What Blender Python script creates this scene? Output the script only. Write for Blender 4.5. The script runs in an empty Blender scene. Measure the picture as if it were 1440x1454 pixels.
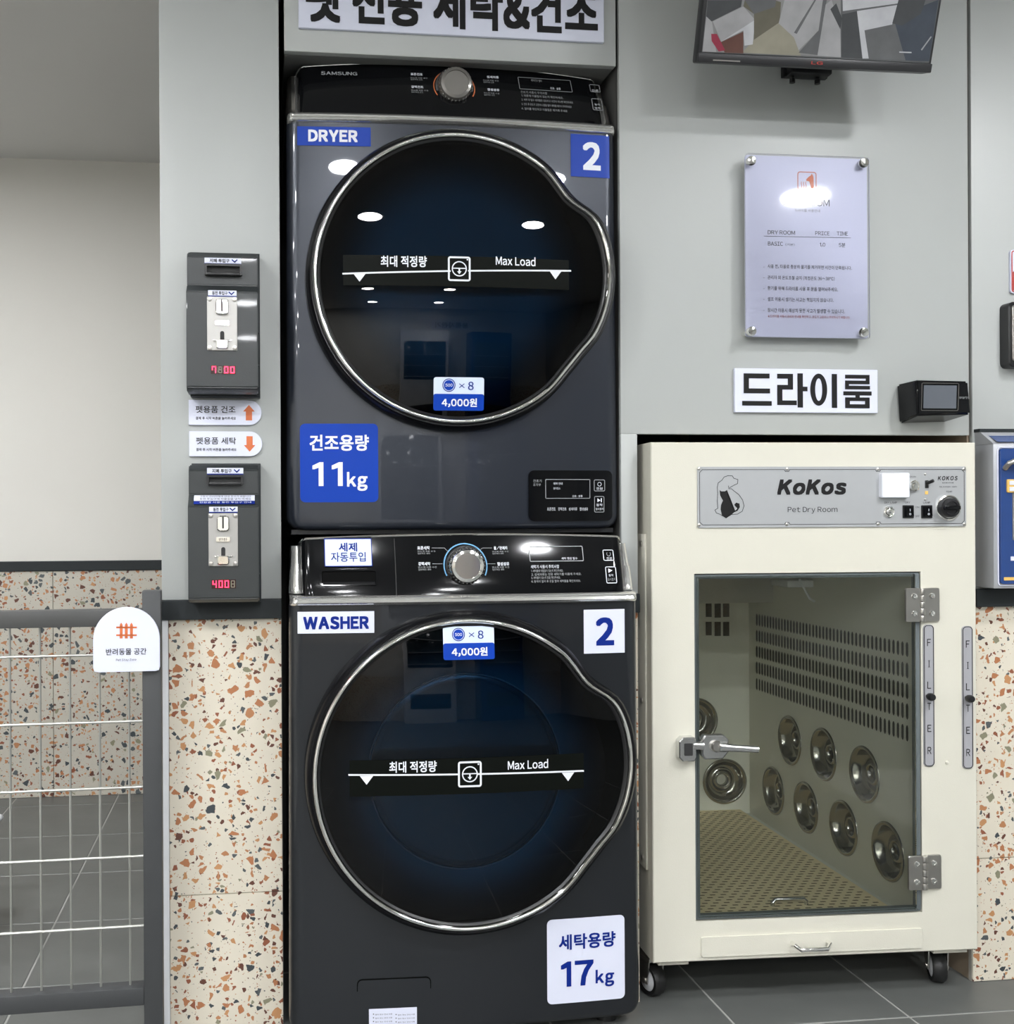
import bpy, bmesh, math, random
from mathutils import Vector, Matrix
random.seed(7)
C = bpy.context.scene
PI = math.pi
# ---------------------------------------------------------------- camera, world, exposure
F, CX, CY = 1540.0, 551.0, 733.0           # focal length and principal point of the 1440x1454 picture
YAW, ROLL, CAMH = math.atan(187/1540), 0.005, 1.02
_F = Vector((math.sin(YAW), math.cos(YAW), 0))
_R0 = Vector((math.cos(YAW), -math.sin(YAW), 0))
_Z = Vector((0, 0, 1))
_R = _R0*math.cos(ROLL) - _Z*math.sin(ROLL)
_U = _Z*math.cos(ROLL) + _R0*math.sin(ROLL)
CAM = Vector((0, 0, CAMH))
cd = bpy.data.cameras.new('camera'); cam = bpy.data.objects.new('camera', cd); C.collection.objects.link(cam)
cd.sensor_fit = 'HORIZONTAL'; cd.sensor_width = 36; cd.lens = 36*F/1440
cd.shift_x = (720-CX)/1440; cd.shift_y = (CY-727)/1440; cd.clip_start = 0.02
M = Matrix.Identity(4)
for i in range(3):
    M[i][0] = _R[i]; M[i][1] = _U[i]; M[i][2] = -_F[i]; M[i][3] = CAM[i]
cam.matrix_world = M
C.camera = cam
w = bpy.data.worlds.new('world'); C.world = w; w.use_nodes = True
w.node_tree.nodes['Background'].inputs[0].default_value = (0.5, 0.52, 0.55, 1)
w.node_tree.nodes['Background'].inputs[1].default_value = 0.3
C.view_settings.view_transform = 'Standard'; C.view_settings.look = 'None'
C.view_settings.gamma = 1; C.view_settings.use_curve_mapping = False
C.view_settings.exposure = 0.76
LIGHT = 175.0                               # radiance of each ceiling downlight
CEIL = 2.336
YW, YB = 2.19, 4.10                         # machine wall, back wall of the pet area

# ---------------------------------------------------------------- frames: pixel -> point on a real plane
class Fr:
    def __init__(s, x, y, z, rot=0.0):
        s.o = Vector((x, y, z)); s.rot = rot
        s.ex = Vector((math.cos(rot), math.sin(rot), 0)); s.ey = Vector((-math.sin(rot), math.cos(rot), 0))
    def ray(s, u, v):
        d = _F + _R*((u-CX)/F) + _U*((CY-v)/F); o = CAM - s.o
        return Vector((o.dot(s.ex), o.dot(s.ey), o.z)), Vector((d.dot(s.ex), d.dot(s.ey), d.z))
    def p(s, u, v, y=0.0):
        o, d = s.ray(u, v); t = (y-o.y)/d.y; q = o+d*t; return q.x, q.z
    def px(s, u, v, x):                     # meet the plane x = const
        o, d = s.ray(u, v); t = (x-o.x)/d.x; q = o+d*t; return q.y, q.z
    def pz(s, u, v, z):
        o, d = s.ray(u, v); t = (z-o.z)/d.z; q = o+d*t; return q.x, q.y
    def box(s, u0, v0, u1, v1, y=0.0):
        a = s.p(u0, v0, y); b = s.p(u1, v1, y); c = s.p(u0, v1, y); d = s.p(u1, v0, y)
        return (a[0]+c[0])/2, (b[0]+d[0])/2, (b[1]+c[1])/2, (a[1]+d[1])/2      # x0,x1,z0,z1
W0 = Fr(0, 0, 0)

# ---------------------------------------------------------------- materials
def node_mat(name):
    m = bpy.data.materials.new(name); m.use_nodes = True
    nt = m.node_tree; return m, nt, nt.nodes['Principled BSDF']
def mat(name, col, rough=0.5, metal=0.0, coat=0.0, var=0.06, vs=30.0, bump=0.0, bs=200.0, emit=0.0, spec=0.5, crough=0.03):
    m, nt, b = node_mat(name)
    tc = nt.nodes.new('ShaderNodeTexCoord'); nz = nt.nodes.new('ShaderNodeTexNoise'); nz.inputs['Scale'].default_value = vs
    nz.inputs['Detail'].default_value = 4
    nt.links.new(tc.outputs['Object'], nz.inputs['Vector'])
    mx = nt.nodes.new('ShaderNodeMix'); mx.data_type = 'RGBA'
    mx.inputs[6].default_value = (*[c*(1-var) for c in col], 1); mx.inputs[7].default_value = (*[min(1, c*(1+var)) for c in col], 1)
    nt.links.new(nz.outputs['Fac'], mx.inputs[0]); nt.links.new(mx.outputs[2], b.inputs['Base Color'])
    b.inputs['Roughness'].default_value = rough; b.inputs['Metallic'].default_value = metal
    b.inputs['Coat Weight'].default_value = coat; b.inputs['Coat Roughness'].default_value = crough
    b.inputs['Specular IOR Level'].default_value = spec
    if bump > 0:
        n2 = nt.nodes.new('ShaderNodeTexNoise'); n2.inputs['Scale'].default_value = bs
        nt.links.new(tc.outputs['Object'], n2.inputs['Vector'])
        bp = nt.nodes.new('ShaderNodeBump'); bp.inputs['Strength'].default_value = bump; bp.inputs['Distance'].default_value = 0.001
        nt.links.new(n2.outputs['Fac'], bp.inputs['Height']); nt.links.new(bp.outputs[0], b.inputs['Normal'])
    if emit > 0:
        b.inputs['Emission Color'].default_value = (*col, 1); b.inputs['Emission Strength'].default_value = emit
    return m
def glass_mat(name, tint, refl=0.08, rough=0.0):
    m = bpy.data.materials.new(name); m.use_nodes = True; nt = m.node_tree
    nt.nodes.remove(nt.nodes['Principled BSDF']); out = nt.nodes['Material Output']
    t = nt.nodes.new('ShaderNodeBsdfTransparent'); t.inputs[0].default_value = (*tint, 1)
    g = nt.nodes.new('ShaderNodeBsdfGlossy'); g.inputs['Roughness'].default_value = rough
    lw = nt.nodes.new('ShaderNodeFresnel'); lw.inputs[0].default_value = 1.5
    mth = nt.nodes.new('ShaderNodeMath'); mth.operation = 'ADD'; mth.inputs[1].default_value = refl
    nt.links.new(lw.outputs[0], mth.inputs[0])
    mx = nt.nodes.new('ShaderNodeMixShader'); nt.links.new(mth.outputs[0], mx.inputs[0])
    nt.links.new(t.outputs[0], mx.inputs[1]); nt.links.new(g.outputs[0], mx.inputs[2]); nt.links.new(mx.outputs[0], out.inputs[0])
    return m
def door_glass_mat(name, cx, cz, R_):          # tinted glass, the printed fade to black runs round its rim
    m = glass_mat(name, (0.1, 0.2, 0.3), -0.012); nt = m.node_tree
    t = [n_ for n_ in nt.nodes if n_.type == 'BSDF_TRANSPARENT'][0]
    tc = nt.nodes.new('ShaderNodeTexCoord'); ml = nt.nodes.new('ShaderNodeVectorMath'); ml.operation = 'MULTIPLY'; ml.inputs[1].default_value = (1, 0, 1)
    ds = nt.nodes.new('ShaderNodeVectorMath'); ds.operation = 'DISTANCE'; ds.inputs[1].default_value = (cx, 0, cz)
    nt.links.new(tc.outputs['Object'], ml.inputs[0]); nt.links.new(ml.outputs[0], ds.inputs[0])
    mr = nt.nodes.new('ShaderNodeMapRange'); mr.inputs['From Min'].default_value = R_*0.50; mr.inputs['From Max'].default_value = R_*0.93
    mr.interpolation_type = 'SMOOTHSTEP'
    nt.links.new(ds.outputs['Value'], mr.inputs['Value'])
    mx = nt.nodes.new('ShaderNodeMix'); mx.data_type = 'RGBA'; mx.inputs[6].default_value = (0.11, 0.215, 0.315, 1); mx.inputs[7].default_value = (0.006, 0.010, 0.02, 1)
    nt.links.new(mr.outputs['Result'], mx.inputs[0]); nt.links.new(mx.outputs[2], t.inputs[0]); return m
def terrazzo_mat(name, base, sc=1.0):
    m, nt, b = node_mat(name); N = nt.nodes; L = nt.links
    tc = N.new('ShaderNodeTexCoord'); nz = N.new('ShaderNodeTexNoise'); nz.inputs['Scale'].default_value = 90
    L.new(tc.outputs['Object'], nz.inputs['Vector'])
    off = N.new('ShaderNodeVectorMath'); off.operation = 'MULTIPLY_ADD'
    off.inputs[1].default_value = (0.006,)*3; L.new(nz.outputs['Color'], off.inputs[0]); L.new(tc.outputs['Object'], off.inputs[2])
    cur = None
    base_n = N.new('ShaderNodeTexNoise'); base_n.inputs['Scale'].default_value = 9; base_n.inputs['Detail'].default_value = 6
    L.new(tc.outputs['Object'], base_n.inputs['Vector'])
    bm_ = N.new('ShaderNodeMix'); bm_.data_type = 'RGBA'
    bm_.inputs[6].default_value = (*[c*0.93 for c in base], 1); bm_.inputs[7].default_value = (*[c*1.05 for c in base], 1)
    L.new(base_n.outputs['Fac'], bm_.inputs[0]); cur = bm_.outputs[2]
    for (scale, thr, prob, seed) in ((280, 0.18, 0.06, 5.0), (95, 0.14, 0.20, 3.0), (50, 0.15, 0.33, 0.0)):
        sh = N.new('ShaderNodeVectorMath'); sh.operation = 'ADD'; sh.inputs[1].default_value = (seed, seed*1.3, seed*.7)
        L.new(off.outputs[0], sh.inputs[0])
        ve = N.new('ShaderNodeTexVoronoi'); ve.feature = 'DISTANCE_TO_EDGE'; ve.inputs['Scale'].default_value = scale*sc
        vc = N.new('ShaderNodeTexVoronoi'); vc.feature = 'F1'; vc.inputs['Scale'].default_value = scale*sc
        L.new(sh.outputs[0], ve.inputs['Vector']); L.new(sh.outputs[0], vc.inputs['Vector'])
        g1 = N.new('ShaderNodeMath'); g1.operation = 'GREATER_THAN'; g1.inputs[1].default_value = thr; L.new(ve.outputs['Distance'], g1.inputs[0])
        sp = N.new('ShaderNodeSeparateColor'); L.new(vc.outputs['Color'], sp.inputs[0])
        g2 = N.new('ShaderNodeMath'); g2.operation = 'LESS_THAN'; g2.inputs[1].default_value = prob; L.new(sp.outputs[0], g2.inputs[0])
        mu = N.new('ShaderNodeMath'); mu.operation = 'MULTIPLY'; L.new(g1.outputs[0], mu.inputs[0]); L.new(g2.outputs[0], mu.inputs[1])
        cr = N.new('ShaderNodeValToRGB'); cr.color_ramp.interpolation = 'CONSTANT'
        cols = [(0.0, (0.42, 0.17, 0.075)), (0.2, (0.50, 0.25, 0.11)), (0.36, (0.27, 0.09, 0.045)), (0.50, (0.12, 0.045, 0.03)),
                (0.62, (0.085, 0.097, 0.102)), (0.71, (0.05, 0.06, 0.067)), (0.80, (0.44, 0.20, 0.09)), (0.94, (0.24, 0.23, 0.15))]
        el = cr.color_ramp.elements
        el[0].position = 0; el[0].color = (*cols[0][1], 1); el[1].position = cols[1][0]; el[1].color = (*cols[1][1], 1)
        for p_, c_ in cols[2:]:
            e = el.new(p_); e.color = (*c_, 1)
        L.new(sp.outputs[1], cr.inputs[0])
        mx = N.new('ShaderNodeMix'); mx.data_type = 'RGBA'; L.new(mu.outputs[0], mx.inputs[0]); L.new(cur, mx.inputs[6]); L.new(cr.outputs[0], mx.inputs[7])
        cur = mx.outputs[2]
    L.new(cur, b.inputs['Base Color']); b.inputs['Roughness'].default_value = 0.32
    return m

GREY = mat('grey_panel', (0.415, 0.43, 0.418), 0.42, var=0.02, vs=4, bump=0.05, bs=60)
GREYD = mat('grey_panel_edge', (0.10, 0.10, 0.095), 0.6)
WARM = mat('warm_white_paint', (0.72, 0.70, 0.65), 0.75, var=0.02, vs=3)
CEILM = mat('ceiling_paint', (0.68, 0.67, 0.65), 0.8, var=0.02, vs=3)
RAILM = mat('charcoal_rail', (0.019, 0.023, 0.025), 0.5, spec=.3)
TERR = terrazzo_mat('terrazzo_tile', (0.68, 0.625, 0.515), 1.25)
TERR2 = terrazzo_mat('terrazzo_tile_back', (0.52, 0.49, 0.42), 1.1)
GROUT = mat('grout', (0.36, 0.34, 0.30), 0.8)
FLOORM = mat('slate_floor_tile', (0.108, 0.113, 0.108), 0.42, var=0.25, vs=7, bump=0.15, bs=40)
FGROUT = mat('floor_grout', (0.33, 0.33, 0.31), 0.8)
DARK = mat('recess_dark', (0.018, 0.018, 0.018), 0.7)
PLY = mat('plywood', (0.30, 0.235, 0.17), 0.7, var=0.2, vs=12)
WTRIM = mat('white_trim', (0.72, 0.73, 0.75), 0.35)
def slate_mat(name, col):
    m, nt, b = node_mat(name)
    b.inputs['Base Color'].default_value = (*col, 1); b.inputs['Metallic'].default_value = 0.4
    b.inputs['Roughness'].default_value = 0.30; b.inputs['Coat Weight'].default_value = 0.55; b.inputs['Coat Roughness'].default_value = 0.02
    tc = nt.nodes.new('ShaderNodeTexCoord'); nz = nt.nodes.new('ShaderNodeTexNoise'); nz.inputs['Scale'].default_value = 1500
    nt.links.new(tc.outputs['Object'], nz.inputs['Vector'])
    bp = nt.nodes.new('ShaderNodeBump'); bp.inputs['Strength'].default_value = 0.08; bp.inputs['Distance'].default_value = 0.0005
    nt.links.new(nz.outputs['Fac'], bp.inputs['Height']); nt.links.new(bp.outputs[0], b.inputs['Normal'])
    return m
SLATE = slate_mat('slate_enamel', (0.019, 0.023, 0.033))
SLATE2 = slate_mat('slate_enamel_matte', (0.015, 0.017, 0.021))
BGLOSS = mat('black_gloss', (0.003, 0.0032, 0.004), 0.08, var=0, spec=.32)
RIMM = mat('rim_black', (0.004, 0.004, 0.005), 0.25, var=0, spec=.25)
BPLAST = mat('black_plastic', (0.008, 0.008, 0.009), 0.35)
CHROME = mat('chrome', (0.90, 0.89, 0.86), 0.10, metal=1.0, var=0)
SATIN = mat('satin_steel', (0.52, 0.50, 0.47), 0.28, metal=1.0, var=0.03, bump=0.05)
CUPM = mat('stamped_steel', (0.40, 0.38, 0.34), 0.17, metal=1.0, var=0.05)
KNOBM = mat('brushed_grey_metal', (0.20, 0.19, 0.175), 0.3, metal=0.6, coat=0.4, var=0.04)
WHITE = mat('white_print', (0.74, 0.76, 0.82), 0.4, var=0)
BAND = mat('smoked_band', (0.005, 0.006, 0.005), 0.35, var=0, spec=.04)
STW = mat('white_sticker', (0.66, 0.68, 0.80), 0.42, var=0.01)
STWB = mat('blue_white_sticker', (0.60, 0.68, 0.86), 0.4, var=0.01)
STB = mat('blue_sticker', (0.0015, 0.042, 0.36), 0.38, var=0.01, spec=.2)
NAVY = mat('navy_print', (0.004, 0.02, 0.20), 0.5, var=0, spec=.15)
BLACKP = mat('black_print', (0.015, 0.0145, 0.015), 0.6, var=0, spec=.15)
GREYP = mat('grey_print', (0.16, 0.17, 0.20), 0.6, var=0)
ORANGE = mat('orange_print', (0.62, 0.15, 0.045), 0.5, var=0)
REDP = mat('red_print', (0.42, 0.04, 0.03), 0.5, var=0)
DIMP = mat('dim_silver_print', (0.30, 0.31, 0.32), 0.4, var=0)
BLUEARC = mat('blue_arc_print', (0.12, 0.36, 0.62), 0.4, var=0)
ORARC = mat('orange_arc_print', (0.60, 0.16, 0.06), 0.4, var=0)
BOXM = mat('charcoal_box', (0.024, 0.028, 0.029), 0.38, coat=0.1, bump=0.12, bs=500)
LEDR = mat('red_led', (1.0, 0.03, 0.09), 0.5, emit=2.2, var=0)
LEDG = mat('unlit_segment', (0.25, 0.22, 0.16), 0.5, var=0)
LEDB = mat('led_window', (0.035, 0.01, 0.01), 0.2, var=0)
CREAM = mat('cream_powder_coat', (0.62, 0.60, 0.515), 0.55, var=0.02, vs=20, bump=0.22, bs=420)
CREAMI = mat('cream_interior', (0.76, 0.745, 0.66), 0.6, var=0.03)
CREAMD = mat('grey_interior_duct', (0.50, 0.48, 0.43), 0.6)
PLATE = mat('brushed_aluminium_plate', (0.44, 0.45, 0.46), 0.42, metal=0.35, var=0.02, vs=60)
PLATE2 = mat('grey_plate', (0.34, 0.34, 0.36), 0.4, var=0.02)
GASKET = mat('grey_gasket', (0.12, 0.14, 0.145), 0.5)
MATM = mat('beige_mat', (0.90, 0.76, 0.49), 0.7, var=0.05)
VOID = mat('deep_black', (0.003, 0.003, 0.003), 0.7, var=0, spec=.05)
BRIGHT = mat('bright_chrome', (0.86, 0.85, 0.82), 0.16, metal=0.85, var=0)
MATHOLE = mat('mat_hole', (0.16, 0.12, 0.06), 0.8)
HOLE = mat('dark_slot', (0.055, 0.05, 0.035), 0.8)
FENCEM = mat('grey_brown_metal', (0.060, 0.060, 0.058), 0.5, bump=0.05)
POSTM = mat('charcoal_post', (0.045, 0.047, 0.049), 0.5)
WIREM = mat('galvanised_wire', (0.42, 0.42, 0.39), 0.32, metal=0.7)
COINP = mat('coin_plate_steel', (0.42, 0.41, 0.39), 0.45, metal=0.8, var=0.04)
BLUEM = mat('deep_blue_panel', (0.010, 0.045, 0.19), 0.25, coat=0.4)
SILVER = mat('silver_housing', (0.42, 0.43, 0.45), 0.35, metal=0.3)
YEL = mat('yellow_plastic', (0.75, 0.47, 0.12), 0.4)
TVM = mat('tv_black', (0.018, 0.018, 0.020), 0.4)
CLEARG = glass_mat('greenish_clear_glass', (0.965, 0.985, 0.965), -0.01)
ACRY = glass_mat('clear_acrylic', (0.96, 0.96, 0.98), 0.0, 0.04)
RUB = mat('black_rubber', (0.012, 0.012, 0.012), 0.4)
LAMPM = mat('downlight_diffuser', (0.965, 0.98, 1), 0.5, emit=LIGHT, var=0)
BOWLM = mat('door_bowl_blue', (0.20, 0.42, 0.52), 0.3, var=0.1, vs=8)
BOWLD = mat('door_bowl_dark', (0.02, 0.03, 0.045), 0.3)
DRUM = mat('drum_steel', (0.35, 0.38, 0.40), 0.25, metal=0.8)

# ---------------------------------------------------------------- glyphs (built-in font, one mesh per character, laid out by hand)
_glyph = {}
def build_glyphs(chars):                    # one character per line of a single text object, then cut apart by line
    chars = [c for c in dict.fromkeys(chars) if c != ' ' and c not in _glyph]
    if not chars: return
    body = chr(10).join(chr(ord(ch)+0xFEE0) if 33 <= ord(ch) <= 126 else ch for ch in chars)
    cu = bpy.data.curves.new('glyphs', 'FONT'); cu.body = body; cu.size = 1; cu.resolution_u = 3; cu.space_line = 3.0
    o = bpy.data.objects.new('glyphs', cu); C.collection.objects.link(o)
    bpy.context.view_layer.update()
    me = bpy.data.meshes.new_from_object(o.evaluated_get(bpy.context.evaluated_depsgraph_get()))
    co = [(v.co.x, v.co.y) for v in me.vertices]
    bins = [{} for _ in chars]; faces = [[] for _ in chars]
    def line(y): return min(len(chars)-1, max(0, round((0.35-y)/3.0)))
    for p in me.polygons:
        k = line(co[p.vertices[0]][1])
        faces[k].append(tuple(bins[k].setdefault(i, len(bins[k])) for i in p.vertices))
    bpy.data.objects.remove(o); bpy.data.curves.remove(cu); bpy.data.meshes.remove(me)
    for k, ch in enumerate(chars):
        vs = [(co[i][0], co[i][1]+3.0*k) for i in bins[k]]; fs = faces[k]
        if not vs: vs = [(0, 0), (0.01, 0), (0, 0.01)]; fs = []
        _glyph[ch] = (vs, fs, min(v[0] for v in vs), max(v[0] for v in vs))
def glyph(ch):
    if ch not in _glyph: build_glyphs(ch)
    return _glyph[ch]
_glyph['1'] = ([(.20, 0), (.29, 0), (.29, .73), (.23, .73), (.03, .62), (.03, .54), (.20, .61)], [(0, 1, 2, 3, 6), (3, 4, 5, 6)], .03, .29)
def layout(s, track=0.09):
    out = []; x = 0
    for ch in s:
        if ch == ' ': x += 0.26; continue
        vs, fs, x0, x1 = glyph(ch)
        if ord(ch) > 0x2e00: out.append((ch, x)); x += 0.93
        else: out.append((ch, x-x0+track/2)); x += (x1-x0)+track
    return out

# ---------------------------------------------------------------- mesh builder
class MB:
    def __init__(s): s.v = []; s.f = []; s.mi = []; s.mats = []
    def m(s, material):
        if material not in s.mats: s.mats.append(material)
        return s.mats.index(material)
    def add(s, vs, fs, material=None):
        n = len(s.v); s.v += [tuple(v) for v in vs]; s.f += [tuple(i+n for i in f) for f in fs]
        k = s.m(material) if material else 0
        s.mi += [k]*len(fs); return s
    def box(s, x0, x1, y0, y1, z0, z1, bev=0.0, seg=2, m=None, xf=None):
        if bev <= 0:
            vs = [(x, y, z) for x in (x0, x1) for y in (y0, y1) for z in (z0, z1)]
            fs = [(0, 1, 3, 2), (4, 6, 7, 5), (0, 4, 5, 1), (2, 3, 7, 6), (0, 2, 6, 4), (1, 5, 7, 3)]
        else:
            bm = bmesh.new(); bmesh.ops.create_cube(bm, size=1)
            for v in bm.verts: v.co = Vector(((x0+x1)/2+v.co.x*(x1-x0), (y0+y1)/2+v.co.y*(y1-y0), (z0+z1)/2+v.co.z*(z1-z0)))
            bmesh.ops.bevel(bm, geom=list(bm.edges), offset=bev, segments=seg, affect='EDGES', profile=0.5)
            bm.verts.index_update(); vs = [v.co.copy() for v in bm.verts]; fs = [[v.index for v in f.verts] for f in bm.faces]; bm.free()
        if xf: vs = [xf(Vector(v)) for v in vs]
        return s.add(vs, fs, m)
    def prism(s, pts, y0, y1, m=None, bev=0.0):          # outline in x,z ; y0 is the front
        n = len(pts); vs = [(x, y0+0, z) for x, z in pts]+[(x, y1, z) for x, z in pts]
        if bev > 0:
            cx = sum(p[0] for p in pts)/n; cz = sum(p[1] for p in pts)/n
            ins = []
            for x, z in pts:
                d = Vector((cx-x, cz-z)); L = d.length or 1; ins.append((x+d.x/L*bev, z+d.y/L*bev))
            vs = [(x, y0, z) for x, z in ins]+[(x, y0+bev, z) for x, z in pts]+[(x, y1, z) for x, z in pts]
            fs = [tuple(range(n)), tuple(reversed(range(2*n, 3*n)))]
            for k in (0, n):
                fs += [(k+i, k+n+i, k+n+(i+1) % n, k+(i+1) % n) for i in range(n)]
            return s.add(vs, fs, m)
        fs = [tuple(range(n)), tuple(reversed(range(n, 2*n)))]+[(i, n+i, n+(i+1) % n, (i+1) % n) for i in range(n)]
        return s.add(vs, fs, m)
    def rrect(s, x0, x1, z0, z1, y0, y1, r=0.005, m=None, bev=0.0, n=5):
        return s.prism(rr(x0, x1, z0, z1, r, n), y0, y1, m, bev)
    def frame(s, x0, x1, z0, z1, t, y0, y1, r=0.004, m=None):      # hollow rounded outline
        o = rr(x0, x1, z0, z1, r, 4); i = rr(x0+t, x1-t, z0+t, z1-t, max(r-t, 0.0003), 4); n = len(o)
        vs = [(x, y0, z) for x, z in o]+[(x, y0, z) for x, z in i]+[(x, y1, z) for x, z in o]+[(x, y1, z) for x, z in i]
        fs = []
        for k in range(n):
            j = (k+1) % n
            fs += [(k, j, n+j, n+k), (k, 2*n+k, 2*n+j, j), (n+k, n+j, 3*n+j, 3*n+k), (2*n+k, 3*n+k, 3*n+j, 2*n+j)]
        return s.add(vs, fs, m)
    def patch(s, x0, x1, z0, z1, y, r=0.004, nx=14, nz=8, m=None):
        xs = sorted(set([x0+r*(1-math.cos(a*PI/8)) for a in range(5)]+[x1-r*(1-math.cos(a*PI/8)) for a in range(5)]+[x0+r+(x1-x0-2*r)*i/nx for i in range(nx+1)]))
        vs = []; fs = []
        for x in xs:
            d = max(0, r-min(x-x0, x1-x)); c = r-math.sqrt(max(0, r*r-d*d))
            for j in range(nz+1): vs.append((x, y, z0+c+(z1-z0-2*c)*j/nz))
        for i in range(len(xs)-1):
            for j in range(nz):
                a = i*(nz+1)+j; fs.append((a, a+nz+1, a+nz+2, a+1))
        return s.add(vs, fs, m)
    def lathe(s, prof, c, axis='y', n=32, m=None, cap=True):       # prof: (radius, position along axis)
        vs = []; fs = []
        for r, a in prof:
            for i in range(n):
                t = 2*PI*i/n; p, q = r*math.cos(t), r*math.sin(t)
                vs.append({'y': (c[0]+p, c[1]+a, c[2]+q), 'x': (c[0]+a, c[1]+p, c[2]+q), 'z': (c[0]+p, c[1]+q, c[2]+a)}[axis])
        for k in range(len(prof)-1):
            for i in range(n):
                j = (i+1) % n; fs.append((k*n+i, k*n+j, k*n+n+j, k*n+n+i))
        if cap: fs += [tuple(range(n)), tuple(range((len(prof)-1)*n, len(prof)*n))]
        return s.add(vs, fs, m)
    def tube(s, pts, r, n=8, m=None):
        pts = [Vector(p) for p in pts]; vs = []; fs = []
        for i, p in enumerate(pts):
            d = (pts[min(i+1, len(pts)-1)]-pts[max(i-1, 0)]).normalized()
            a = d.cross(Vector((0, 0, 1)));
            if a.length < 0.1: a = d.cross(Vector((0, 1, 0)))
            a.normalize(); b = d.cross(a).normalized()
            rr_ = r[i] if isinstance(r, (list, tuple)) else r
            for k in range(n):
                t = 2*PI*k/n; vs.append(p+a*rr_*math.cos(t)+b*rr_*math.sin(t))
        for i in range(len(pts)-1):
            for k in range(n):
                j = (k+1) % n; fs.append((i*n+k, i*n+j, i*n+n+j, i*n+n+k))
        fs += [tuple(range(n)), tuple(range((len(pts)-1)*n, len(pts)*n))]
        return s.add(vs, fs, m)
    def ring(s, cx, cz, r0, r1, y, a0=0, a1=2*PI, n=40, m=None):   # flat printed arc
        vs = []; fs = []
        for i in range(n+1):
            t = a0+(a1-a0)*i/n; vs += [(cx+r0*math.cos(t), y, cz+r0*math.sin(t)), (cx+r1*math.cos(t), y, cz+r1*math.sin(t))]
        for i in range(n): fs.append((2*i, 2*i+1, 2*i+3, 2*i+2))
        return s.add(vs, fs, m)
    def poly(s, pts, y, m=None): return s.add([(x, y, z) for x, z in pts], [tuple(range(len(pts)))], m)
    def line(s, pts, t, y, m=None):                                 # flat printed polyline
        for (a, b) in zip(pts, pts[1:]):
            d = Vector((b[0]-a[0], b[1]-a[1])); L = d.length
            if L == 0: continue
            d /= L; n_ = Vector((-d.y, d.x))*t/2; e = d*t/2
            s.add([(a[0]-e.x+n_.x, y, a[1]-e.y+n_.y), (a[0]-e.x-n_.x, y, a[1]-e.y-n_.y), (b[0]+e.x-n_.x, y, b[1]+e.y-n_.y), (b[0]+e.x+n_.x, y, b[1]+e.y+n_.y)], [(0, 1, 2, 3)], m)
        return s
    def text(s, st, bx, y, m=None, bold=0.0, track=0.09, slant=0.0):
        build_glyphs(st); x0, x1, z0, z1 = bx; lay = layout(st, track+1.5*bold); P = []
        for ch, ox in lay:
            for a, b in glyph(ch)[0]: P.append((a+ox+b*slant, b))
        ax, bx_ = min(p[0] for p in P)-bold, max(p[0] for p in P)+bold; az, bz = min(p[1] for p in P)-bold, max(p[1] for p in P)+bold
        sx = (x1-x0)/(bx_-ax); sz = (z1-z0)/(bz-az)
        offs = [(0, 0)]
        if bold > 0: offs += [(bold*a, bold*c) for a in (-1, 0, 1) for c in (-1, 0, 1) if a or c]
        for q, (dx, dz) in enumerate(offs):
            for ch, ox in lay:
                vs, fs, _, _ = glyph(ch)
                s.add([(x0+(a+ox+b*slant+dx-ax)*sx, y-q*0.00001, z0+(b+dz-az)*sz) for a, b in vs], fs, m)
        return s
    def warp(s, fn): s.v = [(x, y+fn(x, z), z) for x, y, z in s.v]; return s
    def build(s, name, material=None, parent=None, smooth=35, label=None, kind=None):
        used = sorted({i for f in s.f for i in f})
        if len(used) < len(s.v):
            ix = {a: b for b, a in enumerate(used)}; s.v = [s.v[i] for i in used]; s.f = [tuple(ix[i] for i in f) for f in s.f]
        me = bpy.data.meshes.new(name); me.from_pydata(s.v, [], s.f); me.update()
        if material and not s.mats: s.mats = [material]
        for k in s.mats: me.materials.append(k)
        for p, k in zip(me.polygons, s.mi): p.material_index = k
        if smooth:
            me.shade_smooth(); me.set_sharp_from_angle(angle=math.radians(smooth))
        o = bpy.data.objects.new(name, me); C.collection.objects.link(o)
        if parent is not None: o.parent = parent
        if label: o['label'] = label
        if kind: o['kind'] = kind
        return o
def rr(x0, x1, z0, z1, r, n=5):
    r = min(r, (x1-x0)/2, (z1-z0)/2); P = []
    for cx, cz, a in ((x1-r, z0+r, -PI/2), (x1-r, z1-r, 0), (x0+r, z1-r, PI/2), (x0+r, z0+r, PI)):
        P += [(cx+r*math.cos(a+PI/2*i/n), cz+r*math.sin(a+PI/2*i/n)) for i in range(n+1)]
    return P
def thing(name, fr, label, cat, group=None):
    o = bpy.data.objects.new(name, None); C.collection.objects.link(o); o.empty_display_size = 0.05
    o.location = fr.o; o.rotation_euler = (0, 0, fr.rot); o['label'] = label; o['category'] = cat
    if group: o['group'] = group
    return o
def struct(mb, name, material, label=None, smooth=0):
    o = mb.build(name, material, smooth=smooth); o['kind'] = 'structure'
    if label: o['label'] = label
    return o
def lin(a, b, t): return a+(b-a)*t

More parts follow.
